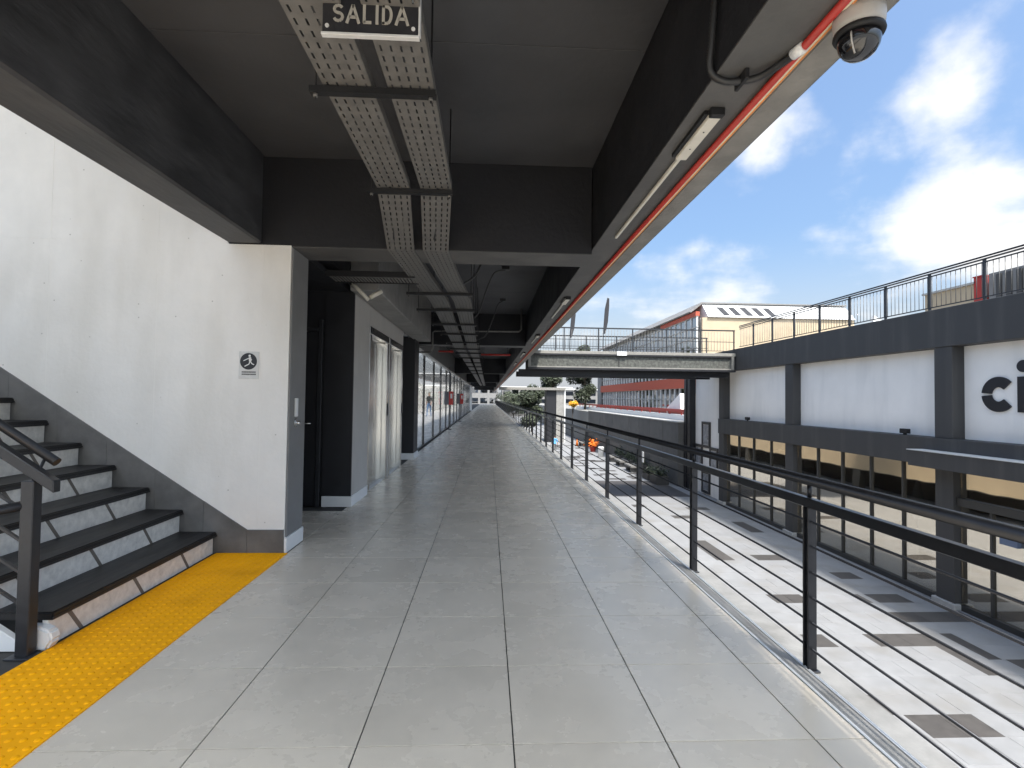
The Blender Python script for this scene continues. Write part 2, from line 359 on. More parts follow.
# stone skirting up the wall
def sk_top(x): return .2 if x > -2.05 else .2+(-2.05-x)*.655
xk = [-1.742, -2.05, -2.42, -2.83, -3.24, -3.65, -4.06, -4.47]
for a, b in zip(xk, xk[1:]):
    p = [(b+.001, max(0, sk_top(b)-.62)), (a-.001, max(0, sk_top(a)-.62)), (a-.001, sk_top(a)), (b+.001, sk_top(b))]
    MB().prism(p, 4.638, 4.650, 1).build('skirting_tile', SKIRT, wall)
# staircase
st = thing('staircase', 'stairs with black stone treads and pale risers climbing left', 'stairs')
for k in range(11):
    nx, z = -2.30-.284*k, .187*(k+1)
    B(nx-.33, nx, 2.94, 4.635, z-.045, z).build('tread', TREAD, st, .008, 2)
    B(nx-.004, nx+.003, 2.94, 4.635, z-.040, z-.028).build('nosing_groove', RAILM, st)
    rz0, rz1 = .187*k+.0005, z-.0455
    rs = B(nx-.06, nx-.03, 2.95, 4.632, rz0, rz1).build('riser', RISER, st)
    for yc in (3.12, 3.66, 4.2):
        dy = .10
        pr = [(yc+dy*.5, rz0), (yc+dy*.5+.028, rz0), (yc-dy*.5+.028, rz1), (yc-dy*.5, rz1)]
        MB().prism(pr, nx-.031, nx-.0275, 0).build('joint', RJOINT, rs)
sl = [(-2.36, 0), (-2.36-.284*10.2, .187*10.2), (-2.36-.284*10.2, .187*10.2-.35), (-2.62, -.0)]
MB().prism(sl, 2.895, 2.935, 1).build('stringer', WHITEP, st, .004)
e = MB()
e.prism([(-2.42, 0), (-2.30, 0), (-2.27, .05), (-2.285, .10), (-2.34, .125), (-2.42, .125)], 2.90, 2.97, 1)
e.build('stringer_end', WHITEP, st, .012, 2)
# stair railing
sr = thing('stair_railing', 'charcoal steel railing with square newel post at the foot of the stairs', 'railing')
B(-2.40, -2.335, 2.83, 2.89, 0.004, .90).build('newel_post', RAILM, sr, .004)
B(-2.43, -2.305, 2.80, 2.892, -.002, .006).build('base_plate', RAILM, sr, .002)
sl = .187/.284
def slope_box(x0, z0, L, w, h, y):                          # a bar rising to the left with the flight
    x1, z1 = x0-L, z0+L*sl
    return MB().quadbox([(x1, y-w/2, z1-h/2), (x0, y-w/2, z0-h/2), (x0, y+w/2, z0-h/2), (x1, y+w/2, z1-h/2), (x1, y-w/2, z1+h/2), (x0, y-w/2, z0+h/2), (x0, y+w/2, z0+h/2), (x1, y+w/2, z1+h/2)])
slope_box(-2.24, .868, 2.6, .05, .065, 2.86).build('flat_rail', RAILM, sr, .005)
MB().tube([(-2.30, 2.93, .985), (-4.9, 2.93, .985+2.60*sl)], .024, 14).build('handrail', RAILM, sr)
MB().tube([(-2.36, 2.86, .9), (-2.36, 2.90, .96), (-2.36, 2.93, 1.01)], .008, 8).build('handrail_bracket', RAILM, sr)
for dz in (.14, .30, .46, .62): slope_box(-2.40, .86-dz+.02, 2.4, .016, .016, 2.86).build('infill_bar', RAILM, sr)
MB().tube([(-2.40, 2.85, .77), (-2.62, 2.74, .73), (-3.0, 2.57, .65)], .026, 12).build('return_rail', RAILM, sr)
B(-3.85, -3.79, 2.83, 2.89, 1.0, 1.84).build('newel_post', RAILM, sr, .004)
# tactile strip
ts = thing('tactile_strip', 'bright yellow studded tactile strip in front of the stairs', 'tactile paving')
tt = MB(); tt.box(.0008, .5992, .0008, .2992, -.002, .005)
for i in range(11):
    for j in range(6):
        cx, cy = .027+i*.0546, .025+j*.05
        b0 = len(tt.v)
        for (rr, zz) in ((.0145, .0052), (.0115, .0088), (.006, .0102)):
            for k in range(8): tt.v.append((cx+rr*math.cos(k*math.pi/4), cy+rr*math.sin(k*math.pi/4), zz))
        for q in range(2):
            for k in range(8):
                k2 = (k+1) % 8; tt.f.append((b0+q*8+k, b0+q*8+k2, b0+q*8+8+k2, b0+q*8+8+k)); tt.smooth.append(True)
        tt.f.append(tuple(b0+16+k for k in range(8))); tt.smooth.append(True)
ttm = tt.mesh('tactile_tile', YELLOW)
for k in range(14): link('tactile_tile', ttm, ts, (-2.302, 4.336-.3*k, .0005))

# pictogram sign
ws = thing('wall_sign', 'small square sign with black disc and walking figure on the white wall', 'sign', (-2.075, 4.648, 1.62))
B(-.085, .085, -.004, .001, -.122, .115).build('plate', mat('clear_sign_plate', (.62, .61, .585), .25, var=.03), ws, .002)
def disc(cx, cz, r, y0, y1, n=32): return MB().prism([(cx+r*math.cos(2*math.pi*k/n), cz+r*math.sin(2*math.pi*k/n)) for k in range(n)], y0, y1, 1)
disc(-.003, .030, .072, -.0055, -.003).build('disc', SIGNB, ws)
fg = MB()
def stroke(mb, pts, w, y0=-.0068, y1=-.005):
    for (a, b) in zip(pts, pts[1:]):
        a, b = Vector(a), Vector(b); d = (b-a).normalized(); n = Vector((-d.y, d.x))*w/2
        mb.prism([tuple(a+n), tuple(a-n), tuple(b-n), tuple(b+n)], y0, y1, 1)
disc(.006, .078, .010, -.0068, -.005, 12).build('figure_head', FABRIC, ws)
stroke(fg, [(.008, .066), (.012, .03)], .020); stroke(fg, [(.004, .058), (-.022, .046), (-.045, .034)], .007); stroke(fg, [(.014, .058), (.024, .040)], .007)
stroke(fg, [(.010, .03), (.002, .006), (-.035, -.014)], .008); stroke(fg, [(.013, .03), (.026, .010), (.045, .001)], .008)
fg.build('figure', FABRIC, ws)
cp = MB()
for row, zc in ((0, -.063), (1, -.083)):
    x = -.058
    while x < .055:
        w = random.uniform(.006, .012); cp.box(x, x+w*.7, -.0052, -.003, zc-.006, zc+.006); x += w
cp.build('caption', SIGNB, ws)
# card reader and lock on the cladding
cr = thing('card_reader', 'slim white card reader above a round lock on the dark wall end', 'card reader', (-1.726, 4.80, 1.2))
B(0, .018, -.026, .026, -.03, .135).build('reader', WHITEP, cr, .004)
MB().prism([(.0+.032*math.cos(a*math.pi/10), -.085+.04*math.sin(a*math.pi/10)) for a in range(20)], 0, .012, 0).build('escutcheon', STEEL, cr, .002)
MB().tube([(.012, 0, -.085), (.045, 0, -.085)], .018, 14).build('lock_cylinder', STEEL, cr)

# ------------------------------------------------------------------ recess, lift lobby
rc = thing('recess_wall', 'dark painted wall with white baseboard beside the lifts', 'wall')
B(-2.02, -1.67, 6.57, 6.60, .13, 2.655).build('end_panel', NAVY, rc)
B(-2.02, -1.655, 6.555, 6.60, 0, .13).build('baseboard', WHITEP, rc, .003)
B(-2.02, -1.67, 6.601, 7.44, .13, 2.655).build('side_panel', BROWNP, rc)
B(-1.72, -1.655, 6.601, 7.42, 0, .13).build('baseboard', WHITEP, rc, .003)
B(-2.98, -2.94, 5.05, 6.6, 0, 2.9).build('back_panel', NAVY, rc)
B(-2.94, -2.021, 6.60, 6.66, 0, 2.655).build('back_panel', NAVY, rc)
B(-2.94, -1.74, 5.055, 6.57, 2.66, 2.72).build('recess_soffit', BLACK, rc)
dr = thing('service_door', 'black service door in the dark recess', 'door', (-2.5, 6.56, 0))
B(-.42, .40, 0, .035, .01, 2.15).build('leaf', NAVY, dr, .004)
B(.405, .455, -.02, .035, 0, 2.3).build('door_frame', RAILM, dr, .003); B(-.44, .40, -.02, .035, 2.155, 2.2).build('door_frame', RAILM, dr, .003)
hn = MB().tube([(.34, 0, 1.02), (.34, -.05, 1.02), (.22, -.05, 1.02)], .009, 8).build('handle', STEEL, dr)
lw = thing('lift_wall', 'taupe painted wall around the lift doors', 'wall')
for a, b, xx in ((8.86, 8.94, -1.67), (10.31, 11.49, -1.88)): B(-2.3, xx, a, b, .13 if a > 10 else 0, 2.355).build('wall_panel', BROWNP, lw)
B(-2.3, -1.67, 7.445, 10.309, 2.36, 2.655).build('lintel', BROWNP, lw); B(-2.3, -1.88, 10.312, 11.49, 2.36, 2.655).build('lintel', BROWNP, lw)
B(-2.3, -1.865, 10.32, 11.49, 0, .129).build('baseboard', WHITEP, lw, .003)
B(-2.35, -2.301, 7.42, 11.5, 0, 2.655).build('shaft_wall', INTER, lw)
def lift(y0, y1, lab):
    t = thing('lift', lab, 'lift', (-1.70, (y0+y1)/2, 0), group='lift doors')
    h = (y1-y0)/2
    for s in (-1, 1):
        a, b = sorted((s*h, s*(h-.13)))
        B(-.10, .035, a, b, 0, 2.24).build('door_jamb', STEEL, t, .006)
    B(-.10, .035, -h, h, 2.245, 2.355).build('door_head', STEEL, t, .006)
    for a, b in ((-h+.135, -.003), (.003, h-.135)):
        d = B(-.09, -.055, a, b, .012, 2.24).build('door_panel', STEEL, t, .003)
        B(-.056, -.050, a+.06, b-.06, .1, 2.16).build('panel_inset', STEEL, d, .002)
    B(-.11, .0, -h+.13, h-.13, .001, .012).build('sill', TRIM, t)
    ind = B(.036, .048, -h-.0+.02, -h+.11, 2.26, 2.34).build('floor_indicator', SIGNB, t)
    B(.0355, .05, h-.09, h-.03, 1.05, 1.25).build('call_panel', RAILM, t, .002)
lift(7.45, 8.855, 'nearer stainless steel lift doors beside the recess')
lift(8.945, 10.305, 'farther stainless steel lift doors beside the black pillar')
pl = thing('black_pillar', 'black square pillar with white base between lifts and shopfront', 'pillar')
B(-1.90, -1.60, 11.50, 12.15, .14, 2.655).build('shaft', NAVY, pl, .006)
B(-1.915, -1.585, 11.49, 12.165, 0, .14).build('base', WHITEP, pl, .005)

# shopfront along the left
sf = thing('shopfront', 'long reflective glass shopfront on the left of the corridor', 'shopfront')
B(-1.85, -1.75, 12.17, 54, 2.56, 2.655).build('header', CLAD, sf)
B(-1.86, -1.80, 12.17, 54.4, 2.656, 3.76).build('bulkhead', CLAD, sf)
B(-1.75, -1.66, 12.17, 54, 2.49, 2.555).build('ledge', TRIM, sf, .006)
B(-1.84, -1.76, 12.17, 54, 0, .05).build('sill', RAILM, sf)
ny = 16; dy = (54-12.2)/ny
pm = B(-.008, .008, .012, dy-.012, .052, 2.555).mesh('pane', GLS_L); mm = B(-.03, .03, -.011, .011, .05, 2.555).mesh('mullion', FRAME)
for k in range(ny):
    link('pane', pm, sf, (-1.80, 12.2+k*dy, 0)); link('mullion', mm, sf, (-1.80, 12.2+k*dy, 0))
B(-1.95, -1.65, 54, 54.4, 0, 2.655).build('end_post', WHITEP, sf)
rm = thing('roofless_room', 'roofless room added behind the left shopfront glass to let in daylight', 'room')  # made without a roof to brighten the glass and the corridor floor
B(-9, -1.86, 12.17, 54, -.02, .004).build('roofless_room_floor', INTERF, rm); B(-9.2, -9, 12.17, 54, -.02, 2.6).build('roofless_room_wall', FARW, rm)
for k in range(6): B(-9.0, -8.75, 14+k*8, 14.4+k*8, .004, 2.6).build('pilaster', WHITEP, rm)
B(-9, -2.36, 12.05, 12.16, 0, 2.75).build('roofless_room_wall', FARW, rm); B(-9, -1.96, 54, 54.1, 0, 2.7).build('roofless_room_wall', FARW, rm)
struct(B(-9.1, -1.665, 5.06, 12.2, 2.76, 3.0).build('lobby_ceiling', BLACK))
# ------------------------------------------------------------------ cable trays
def tray_mesh(x0, x1, pts, holes=True):
    """perforated tray: a bottom strip with real slots and two side flanges; pts = (y, z) run"""
    mb = MB(); w = x1-x0; nx = 5
    xs = [0]
    for i in range(nx): c = (i+.5)/nx*w; xs += [c-.0045, c+.0045]
    xs.append(w)
    ring = []; y, z = pts[0]; rows = []
    for (ya, za), (yb, zb) in zip(pts, pts[1:]):
        L = math.hypot(yb-ya, zb-za); n = max(1, int(L/.07)) if holes else 1
        for i in range(n):
            for (t, kind) in ((i/n, 0), ((i+.22)/n, 1), ((i+.78)/n, 2)) if holes else ((i/n, 0),):
                rows.append((ya+(yb-ya)*t, za+(zb-za)*t, kind))
    rows.append((*pts[-1], 0))
    if not holes: xs = [0, w]
    idx = []
    for (yy, zz, k) in rows:
        idx.append([len(mb.v)+i for i in range(len(xs))]); mb.v += [(x0+xx+tdx(yy), yy, zz) for xx in xs]
    for r in range(len(rows)-1):
        for i in range(len(xs)-1):
            if rows[r][2] == 1 and i % 2 == 1: continue
            mb.f.append((idx[r][i], idx[r][i+1], idx[r+1][i+1], idx[r+1][i])); mb.smooth.append(False)
    return mb
def tdx(y):                                             # the run snakes a little past the first beam
    P = [(-9, 0), (3.76, 0), (4.62, -.085), (5.6, -.05), (6.9, .04), (13.2, 0), (99, 0)]
    for (a, u), (b, v) in zip(P, P[1:]):
        if a <= y <= b: return u+(v-u)*(y-a)/(b-a)
    return 0
def tray(lab, x0, x1, pts, holes=True):
    t = thing('cable_tray', lab, 'cable tray', group='cable trays under the ceiling')
    o = tray_mesh(x0, x1, pts, holes).build('perforated_base', GALV, t)
    sm = o.modifiers.new('thick', 'SOLIDIFY'); sm.thickness = .002
    for xe in (x0, x1):
        m = MB()
        for (ya, za), (yb, zb) in zip(pts, pts[1:]):
            xa, xb = xe+tdx(ya), xe+tdx(yb)
            m.quadbox([(xa-.002, ya, za), (xa+.002, ya, za), (xb+.002, yb, zb), (xb-.002, yb, zb), (xa-.002, ya, za+.05), (xa+.002, ya, za+.05), (xb+.002, yb, zb+.05), (xb-.002, yb, zb+.05)])
        m.build('side_flange', GALV, t)
    return t
run = [(-.05, 2.86), (3.76, 2.86), (4.62, 2.645), (13.2, 2.52)]
tray('left cable tray of the near pair under the black ceiling', -.815, -.585, [(-.05, 2.86), (3.76, 2.86), (4.62, 2.65), (5.6, 2.645), (6.9, 2.62), (13.2, 2.53)])
tray('right cable tray of the near pair under the black ceiling', -.505, -.285, [(-.05, 2.86), (3.76, 2.86), (4.62, 2.65), (5.6, 2.645), (6.9, 2.62), (13.2, 2.53)])
tray('left tray of the far pair beyond the second cross beam', -.84, -.62, [(13.25, 2.62), (54, 2.62)], False)
tray('right tray of the far pair beyond the second cross beam', -.52, -.30, [(13.25, 2.62), (54, 2.62)], False)
for lab, x, r_, m in (('thick black cable lying in the left tray', -.74, .014, HOSE), ('thin grey cable lying in the left tray', -.66, .009, GALV), ('black cable lying in the right tray', -.40, .013, HOSE)):
    pth = smooth([(x+tdx(y)+.02*math.sin(y*2.1), y, (2.86 if y < 3.76 else 2.86-(y-3.76)*.244 if y < 4.62 else 2.65-(y-4.62)*.0135)+r_+.006) for y in [-.05, .9, 1.8, 2.7, 3.6, 4.0, 4.6, 5.4, 6.4, 7.6, 9, 10.5, 12, 13.1]], 4)
    tag(MB().tube(pth, r_, 6).build('tray_cable', m), lab, 'cable', 'cables in the trays')
bt = thing('branch_tray', 'branch cable tray crossing left toward the dark recess', 'cable tray')
for i in range(26):
    x = -1.72+i*.036
    B(x, x+.024, 5.62, 5.92, 2.640, 2.644).build('tray_slat', GALV, bt)
B(-1.74, -.80, 5.60, 5.622, 2.63, 2.69).build('side_flange', STRUT, bt); B(-1.74, -.80, 5.92, 5.942, 2.63, 2.69).build('side_flange', STRUT, bt)
ll = ['nearest black strut carrying the trays behind the exit sign', 'second black strut carrying the trays', 'third tray strut, just past the first cross beam', 'fourth tray strut along the corridor', 'fifth tray strut along the corridor', 'sixth tray strut along the corridor', 'seventh tray strut along the corridor', 'eighth tray strut, in front of the second cross beam']
for lab, (y, z, xa, xb) in zip(ll, ((2.54, 2.85, -.88, -.275), (3.77, 2.85, -.88, -.275), (6.35, 2.625, -1.0, -.20), (7.4, 2.605, -1.02, -.2), (8.7, 2.585, -.95, -.2), (9.9, 2.57, -.92, -.2), (11.2, 2.55, -.92, -.2), (12.5, 2.53, -.92, -.2))):
    t = thing('tray_hanger', lab, 'hanger', (0, y, z), group='struts under the cable trays')
    m = MB(); m.box(xa, xb, -.021, .021, -.030, -.026); m.box(xa, xb, -.021, -.017, -.026, 0); m.box(xa, xb, .017, .021, -.026, 0); m.build('strut', STRUT, t)
    for x in (xa+.025, xb-.025):
        MB().tube([(x, 0, -.055), (x, 0, 3.455-z)], .005, 6).build('threaded_rod', STRUT, t)
        MB().tube([(x, 0, -.046), (x, 0, -.031)], .012, 6).build('nut', GALV, t)
for k, y in enumerate((14.6, 16.4, 18.6, 21, 24, 27)):
    t = thing('tray_hanger', ['far tray strut nearest the second cross beam', 'second far tray strut past the second cross beam', 'third far tray strut past the second cross beam', 'fourth far tray strut past the second cross beam', 'fifth far tray strut past the second cross beam', 'last far tray strut before the third cross beam'][k], 'hanger', (0, y, 2.615), group='struts under the cable trays')
    B(-.92, -.22, -.021, .021, -.035, 0).build('strut', STRUT, t)
    for x in (-.895, -.245): MB().tube([(x, 0, -.05), (x, 0, .84)], .005, 6).build('threaded_rod', STRUT, t)

# exit sign
es = thing('exit_sign', 'black SALIDA exit sign hanging under the ceiling', 'sign', (-.47, 2.0, 2.825))
hw, hh = .182, .078
B(-hw, hw, -.006, .012, -hh, hh).build('plate', SIGNB, es, .002)
for a in ((-hw-.004, hw+.004, -.009, .014, -hh-.010, -hh), (-hw-.004, hw+.004, -.009, .014, hh, hh+.010), (hw, hw+.008, -.009, .014, -hh+.0005, hh-.0005)): B(*a).build('frame', TRIM, es, .001)
for sx in (-1, 1):
    for sz in (-1, 1): MB().tube([(sx*.163, -.006, sz*.055), (sx*.163, -.011, sz*.055)], .0075, 12).build('screw', TRIM, es)
def letter(name, polys, x, w, h, parent, m, y0=-.0085, y1=-.0055, lw=.2):
    g = MB()
    for pts in polys: stroke(g, [(x+p[0]*w, -h/2-.004+p[1]*h) for p in pts], .0108, y0, y1)
    return g.build(name, m, parent)
def arc(cx, cy, rx, ry, a0, a1, n=10): return [(cx+rx*math.cos(R(a0+(a1-a0)*i/n)), cy+ry*math.sin(R(a0+(a1-a0)*i/n))) for i in range(n+1)]
GL = {'S': [arc(.5, .73, .42, .21, 25, 270, 9)+arc(.5, .29, .45, .23, 90, -160, 9)],
      'A': [[(.0, -.06), (.5, 1.0)], [(.5, 1.0), (1.0, -.06)], [(.2, .3), (.8, .3)]],
      'L': [[(.15, 1.05), (.15, 0)], [(.05, .03), (.95, .03)]],
      'I': [[(.5, 1.05), (.5, -.06)]],
      'D': [[(.12, 1.05), (.12, -.05)], [(.0, .98), (.45, .98)]+arc(.45, .5, .45, .48, 90, -90, 10)+[(.0, .02)]]}
x = -.140
for ch, w in zip('SALIDA', (.036, .046, .034, .010, .038, .046)):
    letter('letter', GL[ch], x, w, .068, es, SIGNW); x += w+.0145
for sx in (-.15, .15): MB().tube([(sx, .004, hh), (sx, .004, .628)], .003, 6).build('hanging_rod', STRUT, es)

# ------------------------------------------------------------------ services on the edge beam
t = tag(MB().tube([(1.165, -.05, 2.694), (1.165, 116, 2.694)], .0155, 10).build('fire_pipe', RED), 'red pipe running along the underside of the right beam', 'pipe')
tag(MB().tube([(1.190, -.05, 2.701), (1.190, 116, 2.701)], .008, 8).build('service_cable', CREAMC), 'cream cable clipped beside the red pipe', 'cable')
tag(MB().tube([(1.204, -.05, 2.7025), (1.204, 116, 2.7025)], .0055, 8).build('service_cable', ORANGE), 'thin orange cable on the outer side of the red pipe', 'cable')
def lamp(y0, y1, lab):
    t = thing('batten_lamp', lab, 'lamp', (1.035, y0, 2.709), group='batten lamps under the right beam')
    L = y1-y0; q = L*.23
    B(-.030, .030, 0, q, -.035, 0).build('ballast_box', LAMPB, t, .004)
    B(-.033, .033, -.035, -.002, -.04, 0).build('end_cap', STRUT, t, .004)
    B(-.05, -.031, 0, q, -.02, 0).build('mounting_rail', STRUT, t)
    B(-.010, .010, q+.002, L, -.022, -.002).build('lamp_strip', LAMPB, t, .003)
    for f in (.3, .7): MB().tube([(0, q*f, -.035), (0, q*f, -.037)], .004, 8).build('screw', STRUT, t)
for (a, b), lab in zip(((2.36, 4.25), (6.85, 8.6), (10.9, 12.6), (15.2, 17), (19.5, 21.3)), ('nearest cream batten lamp under the right beam', 'second batten lamp under the right beam', 'third batten lamp under the right beam', 'fourth batten lamp under the right beam', 'fifth batten lamp under the right beam')): lamp(a, b, lab)
fh = thing('flexible_conduit', 'black corrugated hose looping under the right beam to the red pipe', 'conduit')
path = smooth([(.905, 2.02, 3.45), (.900, 2.04, 3.1), (.895, 2.07, 2.85), (.90, 2.10, 2.735), (.95, 2.10, 2.688), (1.03, 2.09, 2.684), (1.09, 2.06, 2.686), (1.13, 1.99, 2.69), (1.162, 1.90, 2.693)], 26)
MB().tube(path, [.0135+.0022*(i % 2) for i in range(len(path))], 10).build('hose', HOSE, fh)
B(1.02, 1.036, 2.04, 2.14, 2.667, 2.709).build('clamp', STRUT, fh, .002)
MB().tube([(1.15, 1.93, 2.6925), (1.1655, 1.88, 2.694)], .021, 12).build('coupling', WHITEP, fh)
dc = thing('dome_camera', 'black dome security camera hanging from the roof edge', 'camera', (1.262, 1.725, 2.715))
MB().lathe([(.078, .0), (.080, -.03), (.078, -.055), (.074, -.075)], n=28).build('housing', CAMB, dc)
MB().lathe([(.078, -.0755), (.080, -.083), (.076, -.092), (.068, -.094)], n=28).build('trim_ring', STRUT, dc)
dm = MB().lathe([(.0655, -.090), (.0665, -.110), (.062, -.130), (.050, -.150), (.033, -.163), (.012, -.169)], n=28).build('dome', DOME, dc)
MB().tube([(math.cos(R(215))*r, math.sin(R(215))*r, z) for r, z in ((.0675, -.100), (.0675, -.115), (.0635, -.130), (.052, -.149), (.036, -.162))], .003, 6).build('lens_slit', CAMB, dm)
MB().tube([(0, 0, 0), (0, 0, .05)], .03, 12).build('mount', CAMB, dc)

# small ceiling services past the first beam
def jbox(x, y, lab, run):
    t = thing('junction_box', lab, 'junction box', (x, y, 3.449), group='junction boxes with drooping cables')
    B(-.06, .06, -.05, .05, -.05, 0).build('box', HOSE, t, .004)
    p = smooth([(0, 0, -.045), *run], 6)
    MB().tube(p, .012, 8).build('drooping_cable', HOSE, t)
jbox(.25, 8.3, 'nearest black junction box with a cable drooping to the trays', [(-.18, .02, -.10), (-.30, .1, -.35), (-.42, .2, -.7), (-.55, .2, -.84)])
jbox(.28, 11.0, 'second black junction box, nearer the second cross beam', [(-.10, .0, -.12), (-.2, .1, -.40), (-.35, .2, -.75), (-.55, .2, -.86)])
jbox(-.05, 6.05, 'black junction box just past the first cross beam', [(-.02, 0, -.30), (-.06, .0, -.55), (-.14, 0, -.70), (-.28, 0, -.79)])
cd = tag(MB().tube([(.75, 12.2, 3.45), (.75, 12.2, 2.97), (.70, 12.2, 2.92), (-1.25, 12.2, 2.90), (-1.30, 12.2, 2.86), (-1.30, 12.2, 2.45), (-1.34, 12.2, 2.40), (-1.62, 12.2, 2.40)], .02, 8).build('steel_conduit', GALV), 'thin steel conduit crossing the ceiling before the second cross beam', 'conduit')
el = thing('emergency_lamp', 'pair of pale lamp tubes angled in a V above the recess', 'lamp', (-1.45, 6.08, 2.56))
MB().tube([(-.13, 0, .10), (.06, 0, -.09)], .022, 10).build('lamp_tube', LAMPB, el)
MB().tube([(.07, .02, -.06), (.19, .08, .03)], .028, 10).build('lamp_tube', LAMPB, el)
B(-.16, -.10, -.02, .04, .08, .14).build('bracket', STRUT, el, .003)
for (y, xa, xb, lab) in ((14.2, -1.35, -.95, 'short red sprinkler pipe left of the trays'), (15.0, -.22, .62, 'longer red sprinkler pipe right of the trays')):
    t = thing('sprinkler_pipe', lab, 'pipe', group='red sprinkler pipes')
    MB().tube([(xa, y, 2.60), (xb, y, 2.60)], .028, 10).build('pipe', RED, t)
    for f in (.1, .9): MB().tube([(xa+(xb-xa)*f, y, 2.60), (xa+(xb-xa)*f, y, 3.45)], .006, 6).build('rod', STRUT, t)

# ------------------------------------------------------------------ walkway railing
rl = thing('walkway_railing', 'long charcoal steel railing with thin rods along the walkway', 'railing', (1.67, 0, 0))
pmb = MB(); pmb.box(-.023, .023, -.024, -.013, -.012, .8175); pmb.box(-.023, .023, .013, .024, -.012, .8175)
pmb.box(-.034, .034, -.04, .04, -.011, -.003)
pme = pmb.mesh('post', RAILD, .0015)
stub = MB().tube([(0, 0, .868), (0, 0, .935)], .011, 8).mesh('stub', RAILD)
ys = [2.66+1.53*k for k in range(-4, 72)]
for y in ys:
    p = link('post', pme, rl, (0, y, 0)); link('stub', stub, p)
B(-.02, .02, -6, 112, .818, .866).build('flat_rail', RAILD, rl, .003)
MB().tube([(0, -6, .955), (0, 112, .955)], .026, 16).build('top_rail', RAILD, rl)
for z in (.10, .233, .36, .487, .62, .745): MB().tube([(0, -6, z), (0, 112, z)], .0062, 8).build('rod', RAILD, rl)

# ------------------------------------------------------------------ lower storey of our own building (mirrored in the glass opposite)
ob = thing('walkway_building', 'cream lower storey under the walkway, mirrored in the glass opposite', 'building')
B(1.30, 1.72, -20, 118, -2.45, -.305).build('upper_band', CREAMF, ob)
B(.2, .25, -20, 118, -3.64, -2.45).build('shop_wall', INTER, ob); B(.25, 1.72, -20, 118, -2.5, -2.455).build('arcade_soffit', INTER, ob)
for k in range(18): B(1.35, 1.72, -16+k*6.5, -15.5+k*6.5, -3.64, -2.501).build('pier', FRAME, ob)
# stairwell above, behind the beam; unseen roof spanned to keep sun off the wall
sw = thing('stairwell_shade_roof', 'unseen roof slab over the stairwell, set to shade its wall', 'roof')
B(-7, -2.285, .3, 5.1, 7.0, 7.2).build('slab', WHITEP, sw)
B(-7.1, -7.0, -.1, 5.1, 0, 1.2).build('side_wall', WHITEP, sw); B(-2.285, -2.10, -.4, 5.1, 3.995, 7.0).build('upper_wall', WHITEP, sw)

# ------------------------------------------------------------------ plaza
PZ = -3.64
plaza = struct(B(-1, 60, -30, 220, PZ-.3, PZ-.004).build('plaza_ground', PLAZA_F))
struct(B(-2500, 2500, -2500, 3500, PZ-.7, PZ-.31).build('ground', GROUND))
U = .575; YP = 10.58
dark = {}
def dk(x0, x1, y0, y1):
    r = round((min(y0, y1)-YP)/U); n = max(1, round(abs(y1-y0)/U))
    for i in range(n): dark.setdefault(r+i, []).append((x0, x1))
for q in ((8.16, 9.6, 10.6, 11.16), (6.74, 7.87, 7.43, 7.72), (6.48, 6.64, 8.3, 8.88), (6.78, 7.26, 10.6, 11.16), (9.32, 9.6, 9.43, 10.56), (9.90, 10.17, 9.99, 11.15), (10.23, 10.8, 9.43, 9.99), (9.65, 11.45, 11.5, 11.75),
          (7.27, 7.85, 16.4, 18.5), (8.6, 9.5, 16.4, 16.95), (7.27, 8.16, 12.9, 13.45), (10.1, 10.75, 14.65, 15.2), (9.9, 10.8, 12.9, 13.45), (9.52, 9.73, 12.9, 13.45), (10.15, 10.65, 19.9, 21.5), (8.0, 9.0, 21.9, 22.4), (6.9, 7.5, 24.2, 25), (9.3, 10.3, 23.6, 24.2)): dk(*q)
for r in range(-8, 26):
    y = YP+r*U; segs = []; x = 5.6-(.3 if r % 2 else 0)
    iv = sorted(dark.get(r, []))
    cur = x
    for (a, b) in iv+[(11.62, 11.62)]:
        while cur < a-.001:
            nx_ = min(a, cur+1.15); segs.append((cur, nx_, 0)); cur = nx_
        if b > a:
            w = b-a; n = max(1, round(w/.58))
            for i in range(n): segs.append((a+w*i/n, a+w*(i+1)/n, 1))
            cur = b
    for (a, b, d) in segs:
        if b-a < .02: continue
        dz = random.uniform(-.0008, .0008)
        B(a+.0025, b-.0025, y+.0025, y+U-.0025, PZ-.03, PZ+dz).build('paving_slab', PLAZA_D if d else PLAZA_L, plaza, .0015)
for r in range(9):                                         # dark slabs where the footbridge shadow falls, deepening it by colour
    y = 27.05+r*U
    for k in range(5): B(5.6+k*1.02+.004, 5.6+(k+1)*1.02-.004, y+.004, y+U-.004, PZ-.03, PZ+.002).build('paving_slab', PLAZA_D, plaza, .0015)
fd = MB()
for k in range(46):
    y = 32.6+random.random()*24; x = 6+random.random()*4.4; fd.box(x, x+.58*random.choice((1, 2)), y, y+.575, PZ-.03, PZ+.001)
fd.build('dark_paving_field', PLAZA_D, plaza, kind='stuff')

